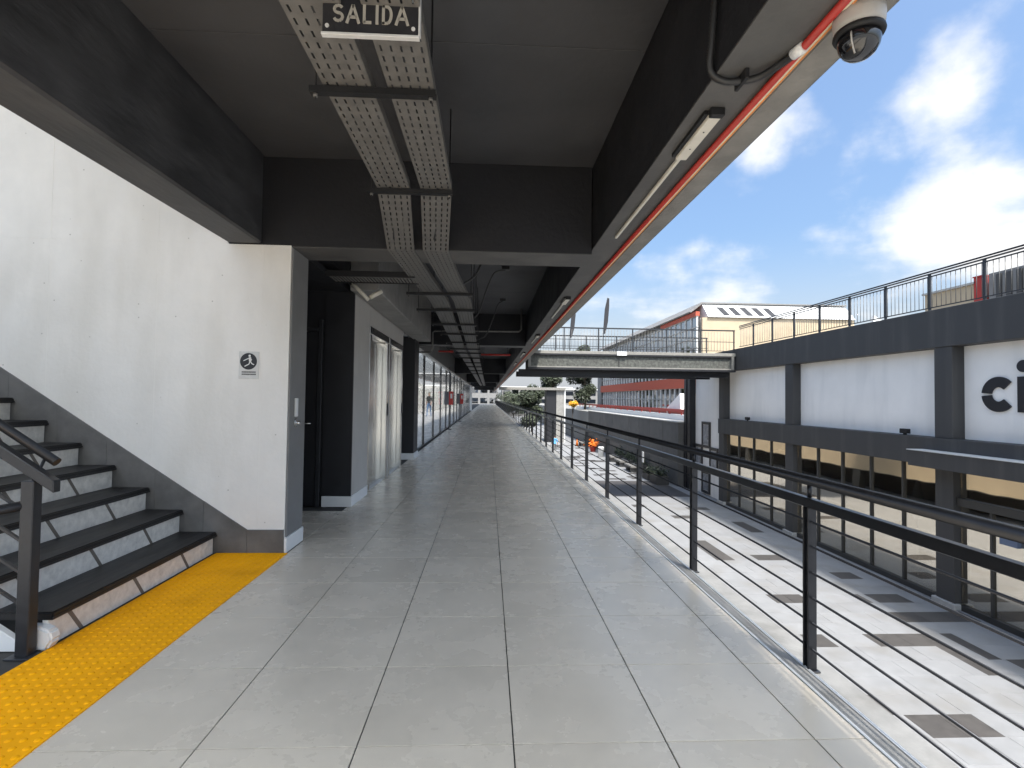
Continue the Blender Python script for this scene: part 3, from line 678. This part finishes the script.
# ------------------------------------------------------------------ building opposite
bo = thing('street_building', 'anthracite building with white panels across the plaza', 'building', (0, 0, 0))
Y0, Y1 = 3.0, 29.2
B(11.40, 11.85, Y0, 30.1, 2.80, 3.78).build('fascia', BGREY, bo, .01)
B(11.38, 11.85, Y0, 25.52, -.22, .50).build('middle_beam', BGREY, bo, .01)
B(11.86, 34, Y0, 30.1, 3.2, 3.7).build('terrace_deck', EDGEC, bo)
pys = [(5.95, 6.47), (12.43, 12.95), (19.22, 19.72), (25.02, 25.52)]
for (a, b) in pys:
    B(11.425, 11.84, a, b, .505, 2.795).build('pillar', BGREY, bo, .006); B(11.425, 11.84, a, b, -3.5, -.225).build('pillar', BGREY, bo, .006)
    B(11.36, 11.9, a-.08, b+.08, PZ, -3.502).build('plinth', KERB, bo, .01)
bays = [(Y0, 5.95), (6.47, 12.43), (12.95, 19.22), (19.72, 25.02)]
for (a, b) in bays: B(11.74, 11.80, a+.003, b-.003, .505, 2.795).build('white_panel', PANELW, bo)
B(11.74, 11.80, 25.523, Y1, PZ, 2.795).build('end_wall', PANELW, bo)
for y in (29.22, 29.75): B(11.40, 11.75, y, y+.35, PZ, 2.795).build('dark_column', NAVY, bo, .01)
def glaze(a, b, cuts, base=-3.5, top=-.225):
    ys = [a]+sorted(cuts)+[b]
    for u, v in zip(ys, ys[1:]): B(11.60, 11.616, u+.02, v-.02, base, top).build('pane', GLS_R, bo)
    for u in cuts: B(11.55, 11.66, u-.028, u+.028, base, top).build('mullion', FRAME, bo, .003)
    B(11.53, 11.70, a+.002, b-.002, PZ, base-.002).build('sill', FRAME, bo, .004)
glaze(12.95, 19.22, [14.17, 15.40, 16.68, 17.95]); glaze(19.72, 25.02, [21.0, 22.4, 23.75]); glaze(Y0, 5.95, [4.5])
glaze(6.47, 12.43, [8.0, 9.4, 10.7, 11.6], top=-1.12); B(11.50, 11.70, 6.473, 12.427, -1.118, -.93).build('transom', FRAME, bo, .004)
for u, v in ((6.49, 9.4), (9.44, 12.41)): B(11.60, 11.616, u, v, -.928, -.228).build('pane', GLS_R, bo)
cn = B(10.95, 11.375, Y0, 13.25, -.23, .165).build('canopy', BGREY, bo, .008)
B(10.93, 11.376, Y0, 13.27, .167, .185).build('flashing', TRIM, cn)
B(11.5, 11.595, 10.95, 11.35, -1.75, -1.35).build('window_sticker', BLUEP, bo)
# interior
B(11.9, 17, Y0, 29, PZ, PZ+.01).build('room_floor', INTERF, bo); B(17, 17.1, Y0, 29, PZ, 3.1).build('room_wall', CREAMF, bo); B(11.9, 17, Y0, 29, -.22, -.1).build('room_ceiling', INTER, bo)
B(11.9, 17, 29, 29.1, PZ, 3).build('room_wall', INTER, bo); B(11.9, 34, 2.9, 3.0, PZ, 3.7).build('end_gable', BGREY, bo); B(17.2, 34, 30, 30.1, PZ, 3.19).build('end_gable', BGREY, bo)
# logo on the last panel
lg = thing('facade_lettering', 'black cut-out letters ci standing on the white panel', 'lettering', (11.70, 0, 0))
def ring(cy, cz, ro, ri, a0, a1, n=18):
    o = [(cy+ro*math.cos(R(a0+(a1-a0)*i/n)), cz+ro*math.sin(R(a0+(a1-a0)*i/n))) for i in range(n+1)]
    i_ = [(cy+ri*math.cos(R(a1-(a1-a0)*i/n)), cz+ri*math.sin(R(a1-(a1-a0)*i/n))) for i in range(n+1)]
    return o+i_
# +y is image left, so the opening of the c faces -y (180 deg)
MB().prism(ring(11.54, 1.60, .405, .165, 5, 137), 0, .03, 0).build('letter_c_half', SIGNB, lg)
MB().prism(ring(11.54, 1.60, .405, .165, -5, -137), 0, .03, 0).build('letter_c_half', SIGNB, lg)
B(0, .03, 10.83, 11.10, 1.20, 1.99).build('letter_i_stem', SIGNB, lg)
MB().prism([(10.965+.145*math.cos(2*math.pi*k/28), 2.22+.135*math.sin(2*math.pi*k/28)) for k in range(28)], 0, .03, 0).build('letter_i_dot', SIGNB, lg)
# wall spotlights
for y, lab in ((22.8, 'small black floodlight on the ledge under the farther white panel'), (14.0, 'small black floodlight on the ledge under the nearer white panel')):
    t = thing('floodlight', lab, 'lamp', (11.5, y, .50), group='floodlights on the facade ledge')
    B(-.06, .06, -.13, .13, .04, .17).build('housing', STRUT, t, .01); B(-.02, .02, -.04, .04, 0, .045).build('foot', STRUT, t); B(.061, .066, -.11, .11, .06, .15).build('lens', DOME, t)
# posters
for (a, b, z0, z1, lab) in ((27.25, 28.15, -1.08, .17, 'topmost black framed poster on the pale end wall'), (28.25, 29.1, -2.25, -1.1, 'black framed poster nearest the dark columns'), (26.3, 27.15, -2.3, -1.13, 'black framed poster nearest the glazing'), (27.25, 28.15, -3.5, -2.45, 'lowest black framed poster on the pale end wall')):
    t = thing('poster_frame', lab, 'poster', (11.735, 0, 0), group='posters on the end wall')
    B(-.04, 0, a, b, z0, z1).build('backing', WHITEP, t)
    for q in ((a-.07, a+.07, z0-.07, z1+.07), (b-.07, b+.07, z0-.07, z1+.07), (a+.071, b-.071, z0-.07, z0+.08), (a+.071, b-.071, z1-.08, z1+.07)): B(-.07, 0, *q).build('frame', SIGNB, t)
    B(-.046, -.041, a+.08, b-.08, z0+.1, z1-.1).build('print', PRINT, t)
# terrace railing
tr = thing('terrace_railing', 'dark railing with thin bars along the terrace above the white panels', 'railing', (11.55, 0, 3.78))
pm2 = B(-.025, .025, -.03, .03, 0, .97).mesh('post', RAILM, .003); bm2 = MB().tube([(0, 0, .10), (0, 0, .90)], .008, 5).mesh('bar', GALV)
y = 11.68-1.53*5
while y < 23.6: link('post', pm2, tr, (0, y, 0)); y += 1.53
y = 4.1
while y < 23.6: link('bar', bm2, tr, (0, y, 0)); y += .139
B(-.035, .035, 4, 23.65, .972, 1.0).build('top_rail', RAILM, tr, .004); MB().tube([(0, 4, 1.05), (0, 23.65, 1.05)], .022, 10).build('handrail', RAILM, tr)
B(-.015, .015, 4, 23.65, .90, .93).build('rail', RAILM, tr); B(-.015, .015, 4, 23.65, .08, .105).build('rail', RAILM, tr)
# roof kiosks
kz = 3.71
t = thing('roof_kiosk', 'cream box kiosk on the terrace behind the railing', 'kiosk', (20, 21.9, kz))
B(0, 3, -1.25, 1.25, 0, 2.62).build('wall', CREAMF, t, .02); B(-.1, 3.1, -1.35, 1.3, 2.62, 2.7).build('roof', KERB, t)
for yy, w, h in ((-.6, .4, .9), (-.1, .3, .6), (.5, .5, 1.1)): B(-.03, 0, yy, yy+w, .9, .9+h*.6).build('panel', FARG, t)
t = thing('roof_pillar', 'red pillar standing between the two terrace boxes', 'pillar', (20, 20.42, kz)); B(-.1, .6, -.2, .2, 0, 2.85).build('shaft', RED, t, .02); B(-.12, .62, -.22, .22, 2.85, 2.9).build('cap', RED, t)
t = thing('roof_plant_box', 'dark louvred plant box at the right end of the terrace', 'plant box', (20, 17.0, kz)); B(0, 4, -6, 3.05, 0, 2.9).build('casing', FARG, t)
for k in range(22): B(-.06, -.002, -5.9+k*.4, -5.7+k*.4, .1, 2.8).build('louvre', BGREY, t)

# ------------------------------------------------------------------ footbridge
br = thing('footbridge', 'steel framed footbridge with concrete infill crossing above the plaza', 'footbridge', (0, 23.7, 0))
B(1.9, 11.38, .08, 3.2, 2.78, 3.40).build('deck', ROUGHC, br)
B(1.80, 11.395, -.02, .22, 3.42, 3.56).build('top_flange', EDGEC, br, .01); B(1.80, 11.395, -.02, .22, 2.70, 2.80).build('bottom_flange', NAVY, br, .01)
B(1.93, 11.19, -.012, .09, 3.36, 3.419).build('frame_strip', NAVY, br); B(1.93, 11.19, -.012, .09, 2.801, 2.85).build('frame_strip', EDGEC, br)
for x in (1.80, 11.2): B(x, x+.12, -.015, .20, 2.801, 3.419).build('end_plate', EDGEC, br)
B(5.95, 6.0, .06, .12, 2.801, 3.419).build('stiffener', FRAME, br); B(5.85, 6.3, -.06, -.021, 3.38, 3.56).build('lamp_box', WHITEP, br)
for y in (.45, 2.6): B(1.4, 11.3, y, y+.3, 2.46, 2.719).build('girder', NAVY, br)
B(1.4, 9.6, .30, .36, 2.40, 2.459).build('service_pipe', STRUT, br)
for fy in (.06, 3.1):
    fr = thing('bridge_railing', 'near side railing of the footbridge' if fy < 1 else 'far side railing of the footbridge', 'railing', (0, 23.7+fy, 3.56))
    pz = 0 if fy < 1 else -.16
    for k in range(7): B(1.82+k*1.582, 1.87+k*1.582, -.02, .02, pz, 1.03).build('post', RAILM, fr)
    bb = MB().tube([(0, 0, .12), (0, 0, 1.0)], .008, 5).mesh('bar', GALV)
    for k in range(66): link('bar', bb, fr, (1.95+k*.141, 0, 0))
    B(1.8, 11.38, -.025, .025, 1.031, 1.09).build('top_rail', RAILM, fr); B(1.8, 11.38, -.015, .015, .10, .125).build('rail', RAILM, fr); B(1.8, 11.38, -.012, .012, .52, .545).build('rail', RAILM, fr)
# feather flags on the far side of the bridge
for (x, h, lab) in ((5.85, 3.2, 'taller black feather flag rising above the footbridge'), (4.12, 2.65, 'shorter black feather flag close to the roof edge')):
    t = thing('feather_flag', lab, 'flag', (x, 26.6, 3.41), group='feather flags')
    MB().tube([(0, 0, 0), (.02, 0, h*.5), (.08, 0, h*.8), (.2, 0, h)], [.02, .016, .012, .008], 8).build('pole', RAILM, t)
    pts = [(.01, h*.40), (.05, h*.62), (.09, h*.80), (.21, h*.99), (.30, h*.985), (.30, h*.85), (.24, h*.60), (.12, h*.42)]
    MB().prism(pts, -.012, .012, 1).build('banner', BLUEP if 0 else DARKC, t)
    MB().lathe([(.25, 0), (.25, .03), (.04, .05)]).build('base', STRUT, t)

# ------------------------------------------------------------------ retaining wall and street behind
rw = thing('retaining_wall', 'tall dark concrete retaining wall beyond the footbridge', 'wall', (11.1, 0, 0))
y = 30.2
k = 0
while y < 57.5:
    B(0, .35, y+.012, min(y+2.7, 57.6)-.012, PZ, .06).build('wall_panel', RETAIN, rw, .015); y += 2.7
B(.05, .34, 30.2, 57.6, PZ, .05).build('wall_core', RETAIN, rw); B(-.05, .4, 30.2, 57.6, .062, .14).build('coping', KERB, rw, .01)
struct(B(11.46, 300, 30.2, 400, PZ, -.02).build('upper_street', GROUND))
kb = thing('red_guardrail', 'red and white guard rail along the upper street', 'guard rail', (13.5, 0, 0)); B(0, .2, 31, 80, -.02, .35).build('kerb', WHITEP, kb); B(.05, .15, 31, 80, .55, .75).build('rail', RED, kb)
for k in range(20): B(.06, .14, 31.5+k*2.4, 31.6+k*2.4, .3, .55).build('post', RED, kb)
aw = thing('white_tent', 'small white pitched tent behind the retaining wall', 'tent', (14.2, 39, -.02))
MB().prism([(-1.7, .6), (1.7, .6), (-1.5, 1.9)], -.3, 1.5, 0).build('canopy', FABRIC, aw)
for yy in (-1.6, 1.54): B(-.2, -.14, yy, yy+.06, 0, .6).build('pole', TRIM, aw)

# red banded building
rb = thing('red_banded_building', 'glass fronted building with brick red bands and cream end wall', 'building', (20, 0, 0))
B(.3, 15, 49.6, 95, -.02, 9.39).build('core', FARG, rb)
B(-.15, .29, 49.6, 92, 2.62, 3.72).build('red_band', BRICKR, rb); B(-.2, .29, 49.6, 95, -.02, .35).build('red_plinth', BRICKR, rb); B(-.1, .29, 49.6, 60, 9.55, 10.0).build('red_band', BRICKR, rb)
B(-.05, .29, 92, 95, .36, 9.5).build('grey_pier', FARG, rb)
gp = B(.12, .15, .05, 1.45, 0, 1).mesh('pane', GLS_F); fmn = B(0, .16, -.05, .05, 0, 1).mesh('mullion', ROOFW)
for lv, (z0, z1) in enumerate(((.4, 2.6), (3.75, 5.5), (5.6, 7.4), (7.5, 9.5))):
    for k in range(28):
        y = 49.7+k*1.5
        p = link('pane', gp, rb, (0, y, z0)); p.scale.z = z1-z0
        m = link('mullion', fmn, rb, (0, y, z0)); m.scale.z = z1-z0
    B(-.02, .18, 49.6, 92, z1+.001, z1+.09).build('floor_band', FARW, rb)
    B(.0, .17, 49.6, 92, (z0+z1)/2-.04, (z0+z1)/2+.04).build('transom', FARW, rb)
# cream end wall, white pitched roof with skylights
B(.4, 15.4, 49.2, 49.59, -.02, 9.35).build('end_wall', CREAMF, rb)
MB().prism([(49.0, 9.4), (95, 9.4), (95, 10.9), (50.6, 10.9)], .9, 15.4, 0).build('roof', ROOFW, rb)
MB().prism([(-.25, 10.0), (.9, 10.9), (15.5, 10.95), (15.5, 11.05), (.8, 11.05), (-.35, 10.1)], 50.4, 95, 1).build('roof_edge', FARG, rb)
for k in range(5):
    x = 2.5+k*1.15; yb = lambda z: 49.0+1.6*(z-9.4)/1.5-.03
    MB().quadbox([(x, yb(9.6), 9.6), (x+.62, yb(9.6), 9.6), (x+.62, yb(9.6)+.05, 9.6), (x, yb(9.6)+.05, 9.6), (x-.35, yb(10.55), 10.55), (x+.27, yb(10.55), 10.55), (x+.27, yb(10.55)+.05, 10.55), (x-.35, yb(10.55)+.05, 10.55)]).build('skylight', NAVY, rb)
B(15.5, 24, 47, 60, -.02, 8.0).build('annex_wall', CREAMF, rb); B(15.4, 24.2, 46.9, 60.1, 8.0, 8.25).build('annex_roof', ROOFW, rb)
MB().prism([(15.5, 8.26), (17.8, 8.26), (15.7, 9.5)], 46.95, 47.3, 1).build('sail_fin', ROOFW, rb)
for k in range(3): B(1.5+k*3, 2.6+k*3, 49.17, 49.199, 4.2, 5.6).build('window', GLS_F, rb)

# farther footbridge
fb = thing('far_footbridge', 'far footbridge with a thick dark pier at the plaza end', 'footbridge', (0, 60, 0))
B(1.3, 8.9, 0, 3, 2.36, 2.66).build('deck', EDGEC, fb); B(6.75, 7.88, .4, 2.6, PZ, 2.355).build('pier', NAVY, fb); B(7.885, 8.75, .3, 2.6, PZ, 2.355).build('pier', CONC, fb); B(8.8, 8.95, .3, .5, PZ, 2.355).build('downpipe', TRIM, fb)
# distant buildings
def far_block(name, lab, x0, x1, y0, z1, m, rows, cols, z0=PZ, d=12):
    t = thing(name, lab, 'building', ((x0+x1)/2, y0, z0)); w = (x1-x0)/2; H = z1-z0
    B(-w, w, 0, d, 0, H).build('wall', m, t); B(-w-.2, w+.2, -.2, d, H+.001, H+.3).build('roof', ROOFW, t)
    me = B(-.5, .5, -.06, -.001, -.5, .5).mesh('window', GLS_F)
    for r in range(rows):
        for c in range(cols):
            o = link('window', me, t, (-w+(c+.5)*2*w/cols, 0, (r+.55)*H/rows)); o.scale = (2*w/cols*.75, 1, H/rows*.5)
far_block('office_block', 'pale office block closing the far end of the corridor', -32, 2.6, 140, 7.5, FARG, 4, 14)
far_block('grey_block', 'low grey building beyond the far trees', 4, 24, 150, 4.5, FARG, 3, 8)
far_block('low_grey_block', 'low grey building far up the upper street', 17, 40, 118, 3.4, FARG, 2, 9, z0=-.02)

# ------------------------------------------------------------------ trees
def tree(name, lab, x, y, z0, h, rx, crown0, m, n=2600, leaf=.16, tr=.16, seed=1):
    rnd = random.Random(seed); t = thing(name, lab, 'tree', (x, y, z0))
    tk = MB(); top = h*.75; p = [(0, 0, 0), (.1*rx, .05, top*.35), (-.08*rx, 0, top*.7), (.05, 0, top)]
    tk.tube(p, [tr, tr*.75, tr*.5, tr*.2], 8)
    blobs = []
    for k in range(11):
        a = rnd.random()*6.28; rr = rx*rnd.uniform(.25, .75); zz = rnd.uniform(crown0+.1*h, h*.92)
        c = Vector((math.cos(a)*rr, math.sin(a)*rr, zz)); blobs.append((c, rx*rnd.uniform(.28, .5)))
        tk.tube([(0, 0, min(zz*.7, top*.85)), tuple(c*.5+Vector((0, 0, zz*.42))), tuple(c)], [tr*.35, tr*.22, tr*.06], 5)
    tk.build('trunk', BARK, t)
    v = []; f = []
    for i in range(n):
        c, r = rnd.choice(blobs)
        d = Vector((rnd.gauss(0, 1), rnd.gauss(0, 1), rnd.gauss(0, .8))).normalized()*r*rnd.uniform(.45, 1.08)
        q = c+d; a = Vector((rnd.gauss(0, 1), rnd.gauss(0, 1), rnd.gauss(0, 1))).normalized(); b = a.orthogonal().normalized(); s = leaf*rnd.uniform(.6, 1.3)
        k = len(v); v += [tuple(q-a*s), tuple(q+b*s*.5), tuple(q+a*s), tuple(q-b*s*.5)]; f.append((k, k+1, k+2, k+3))
    me = bpy.data.meshes.new('crown'); me.from_pydata(v, [], f); me.materials.append(m); link('crown', me, t)
tree('broadleaf_tree', 'tall dark tree on the upper street behind the retaining wall', 13.0, 70, -.02, 8.6, 2.5, 1.0, LEAFD, n=7000, leaf=.2, seed=3)
tree('broadleaf_tree', 'slim green tree left of the tall dark tree on the upper street', 12.0, 96, -.02, 9.0, 2.6, 2, LEAF, n=6000, leaf=.22, seed=9)
tree('broadleaf_tree', 'round olive tree seen past the far footbridge pier', 6.0, 72, PZ, 6.6, 2.1, 1.2, LEAFD, n=6000, leaf=.2, seed=5)
tree('broadleaf_tree', 'small tree near the far end of the railing', 4.4, 92, PZ, 6.3, 2.1, 1.5, LEAF, seed=6)
tree('broadleaf_tree', 'farthest tree beside the corridor end', 4.0, 118, PZ, 6.4, 2.6, 1.5, LEAFD, seed=8)
tree('yellow_tree', 'slim tree with a small bright yellow crown by the far footbridge', 10.4, 64, PZ, 5.0, .62, 3.6, LEAFY, n=900, leaf=.11, tr=.05, seed=4)

# ------------------------------------------------------------------ people
def person(lab, x, y, z, rz, top, legs, stride=.18, h=1.7):
    t = thing('person', lab, 'person', (x, y, z), rz=rz); s = h/1.7
    J = {'pel': (0, 0, .92, .135, .10), 'wai': (0, 0, 1.08, .13, .095), 'che': (0, 0, 1.30, .165, .11), 'nk0': (0, 0, 1.44, .07, .06), 'nk1': (0, .01, 1.50, .05, .05), 'hd0': (0, .015, 1.58, .078, .09), 'hd1': (0, .015, 1.68, .06, .07)}
    E = [('pel', 'wai'), ('wai', 'che'), ('che', 'nk0'), ('nk0', 'nk1'), ('nk1', 'hd0'), ('hd0', 'hd1')]
    for n, sx in (('l', -1), ('r', 1)):
        st_ = stride*sx
        J.update({n+'hip': (sx*.09, 0, .86, .09, .09), n+'kne': (sx*.10, st_*.5+.03, .48, .058, .06), n+'ank': (sx*.10, st_, .09, .04, .042), n+'toe': (sx*.11, st_+.17, .035, .035, .03),
                  n+'sho': (sx*.19, 0, 1.38, .06, .06), n+'elb': (sx*.245, -st_*.4-.02, 1.10, .042, .042), n+'wri': (sx*.25, -st_*.9+.09, .87, .028, .028), n+'han': (sx*.25, -st_*.9+.13, .78, .03, .018)})
        E += [('pel', n+'hip'), (n+'hip', n+'kne'), (n+'kne', n+'ank'), (n+'ank', n+'toe'), ('che', n+'sho'), (n+'sho', n+'elb'), (n+'elb', n+'wri'), (n+'wri', n+'han')]
    ks = list(J); me = bpy.data.meshes.new('body'); me.from_pydata([tuple(c*s for c in J[k][:3]) for k in ks], [(ks.index(a), ks.index(b)) for a, b in E], [])
    o = bpy.data.objects.new('body', me); COL.objects.link(o)
    md = o.modifiers.new('skin', 'SKIN'); sv = me.skin_vertices[0].data
    for i, k in enumerate(ks): sv[i].radius = (J[k][3]*s, J[k][4]*s); sv[i].use_root = (k == 'pel')
    o.modifiers.new('sub', 'SUBSURF').levels = 2
    dg = bpy.context.evaluated_depsgraph_get(); dg.update(); nm = bpy.data.meshes.new_from_object(o.evaluated_get(dg)); bpy.data.objects.remove(o)
    nm.materials.clear()
    for m in (SKIN, top, legs, DARKC): nm.materials.append(m)
    for p in nm.polygons:
        c = p.center/s; p.use_smooth = True
        if c.z < .085: p.material_index = 3
        elif c.z < .93 and abs(c.x) < .2: p.material_index = 2
        elif c.z < 1.45 and not (abs(c.x) > .2 and c.z < 1.08): p.material_index = 1
        else: p.material_index = 0
    link('body', nm, t)
    MB().lathe([(.05*s, 0), (.088*s, .04*s), (.09*s, .09*s), (.06*s, .135*s), (.015*s, .15*s)], (0, -.012*s, 1.585*s), 14).build('hair', HAIR, t)
person('person in a light blue top walking on the plaza', 6.1, 47.5, PZ, .4, BLUEC, GREYC)
person('person in a dark top and blue jeans behind the shopfront glass', -4.1, 37, .004, 2.6, DARKC, JEANS, .1)

# ------------------------------------------------------------------ things along the retaining wall
def bench(x, y, lab):
    t = thing('planter_bench', lab, 'bench', (x, y, PZ), group='planter benches along the retaining wall')
    B(-.35, .35, -.9, .9, .32, .46).build('seat', WOODG, t, .02)
    for yy in (-.7, .5): B(-.28, .28, yy, yy+.2, 0, .319).build('leg', WOODG, t)
    B(.37, .75, -1.0, 1.0, 0, .55).build('planter', BGREY, t, .02)
    rnd = random.Random(int(y*10)); v = []; f = []
    for i in range(260):
        q = Vector((.56+rnd.gauss(0, .13), rnd.uniform(-.95, .95), .55+abs(rnd.gauss(0, .22)))); a = Vector((rnd.gauss(0, 1), rnd.gauss(0, 1), rnd.gauss(.6, 1))).normalized()*.12; b = a.orthogonal().normalized()*.04
        k = len(v); v += [tuple(q-a), tuple(q+b), tuple(q+a), tuple(q-b)]; f.append((k, k+1, k+2, k+3))
    me = bpy.data.meshes.new('foliage'); me.from_pydata(v, [], f); me.materials.append(LEAFD); link('foliage', me, t)
for y, lab in ((36.6, 'planter bench nearest the footbridge shadow'), (39.6, 'second planter bench along the retaining wall'), (42.6, 'third planter bench along the retaining wall'), (56, 'planter bench at the far end of the retaining wall')): bench(10.2, y, lab)
fp = thing('flower_pot', 'pot of bright orange flowers by the retaining wall', 'plant pot', (10.1, 50, PZ))
MB().lathe([(.22, 0), (.34, .5), (.36, .52), (.30, .52)]).build('pot', RED, fp)
v = []; f = []
for i in range(300):
    q = Vector((random.gauss(0, .2), random.gauss(0, .2), .55+abs(random.gauss(0, .22)))); a = Vector((random.gauss(0, 1), random.gauss(0, 1), random.gauss(0, 1))).normalized()*.09; b = a.orthogonal().normalized()*.06
    k = len(v); v += [tuple(q-a), tuple(q+b), tuple(q+a), tuple(q-b)]; f.append((k, k+1, k+2, k+3))
me = bpy.data.meshes.new('flowers'); me.from_pydata(v, [], f); me.materials.append(ORFL); link('flowers', me, fp)
tc_ = thing('traffic_cone', 'small orange traffic cone far along the plaza', 'cone', (9.6, 56, PZ)); MB().lathe([(.17, .03), (.03, .72), (.02, .73)]).build('cone', ORFL, tc_); B(-.22, .22, -.22, .22, 0, .03).build('base', STRUT, tc_)
lb = thing('litter_bin', 'pale litter bin in front of the retaining wall', 'bin', (9.9, 45.5, PZ)); MB().lathe([(.24, 0), (.26, .8), (.27, .82), (.20, .9)]).build('body', WHITEP, lb); MB().lathe([(.14, .901), (.14, .95)]).build('lid', STRUT, lb)
ns = thing('notice_stand', 'white notice on a stand beside the retaining wall', 'sign', (10.3, 34.4, PZ)); B(-.02, .02, -.02, .02, 0, 1.3).build('pole', RAILM, ns); B(-.04, -.021, -.25, .25, .9, 1.6).build('board', WHITEP, ns); B(-.2, .2, -.2, .2, 0, .03).build('foot', STRUT, ns)
for y, h, lab in ((31.4, .8, 'dark low planter box nearest the dark columns'), (33.0, .6, 'second dark low planter box by the retaining wall')):
    t = thing('planter_box', lab, 'planter', (10.4, y, PZ), group='dark planter boxes'); B(-.4, .4, -.6, .6, 0, h*.6).build('box', BGREY, t, .02); B(-.36, .36, -.55, .55, h*.6, h*.62).build('soil', BARK, t)
    v = []; f = []
    for i in range(240):
        q = Vector((random.gauss(0, .18), random.uniform(-.55, .55), h*.6+abs(random.gauss(0, .2)))); a = Vector((random.gauss(0, 1), random.gauss(0, 1), random.gauss(.5, 1))).normalized()*.11; b = a.orthogonal().normalized()*.04
        k = len(v); v += [tuple(q-a), tuple(q+b), tuple(q+a), tuple(q-b)]; f.append((k, k+1, k+2, k+3))
    me = bpy.data.meshes.new('foliage'); me.from_pydata(v, [], f); me.materials.append(LEAFD); link('foliage', me, t)
# red signs on slim posts in the corridor
for (x, y, z, lab) in ((-1.60, 22.5, 1.32, 'nearer red and white notice on a post by the shopfront'), (-1.52, 30.0, 1.28, 'farther red and white notice on a post by the shopfront')):
    t = thing('post_sign', lab, 'sign', (x, y, 0), group='red notices on posts')
    MB().tube([(-.05, 0, 0), (-.05, 0, 2.655)], .02, 8).build('post', GALV, t)
    B(-.26, .12, -.03, -.022, z-.27, z+.30).build('board', GREYC, t); B(-.06, .12, -.036, -.031, z-.27, z+.30).build('red_panel', PRINTR, t); B(-.0, .08, -.041, -.037, z+.0, z+.2).build('white_mark', FABRIC, t)
    MB().lathe([(.12, 0), (.12, .02), (.03, .03)], (-.05, 0, 0)).build('base', STRUT, t)
# closed parasol, open parasol and cafe table behind the glass
ps = thing('closed_parasol', 'folded white parasol just inside the nearer glazing', 'parasol', (12.35, 14.6, PZ+.01))
MB().tube([(0, 0, 0), (0, 0, 2.9)], .02, 8).build('pole', TRIM, ps); MB().lathe([(.10, 1.7), (.17, 1.95), (.12, 2.4), (.03, 2.85)]).build('canopy', FABRIC, ps); MB().lathe([(.28, 0), (.28, .06), (.05, .1)]).build('base', STRUT, ps)
pq = thing('open_parasol', 'open white parasol behind the farther glazing', 'parasol', (13.2, 23.2, PZ+.01))
MB().tube([(0, 0, 0), (0, 0, 2.7)], .025, 8).build('pole', TRIM, pq); MB().lathe([(1.35, 2.15), (1.36, 2.3), (.7, 2.62), (.05, 2.85)], n=8).build('canopy', FABRIC, pq); MB().lathe([(.28, 0), (.28, .06), (.05, .1)]).build('base', STRUT, pq)
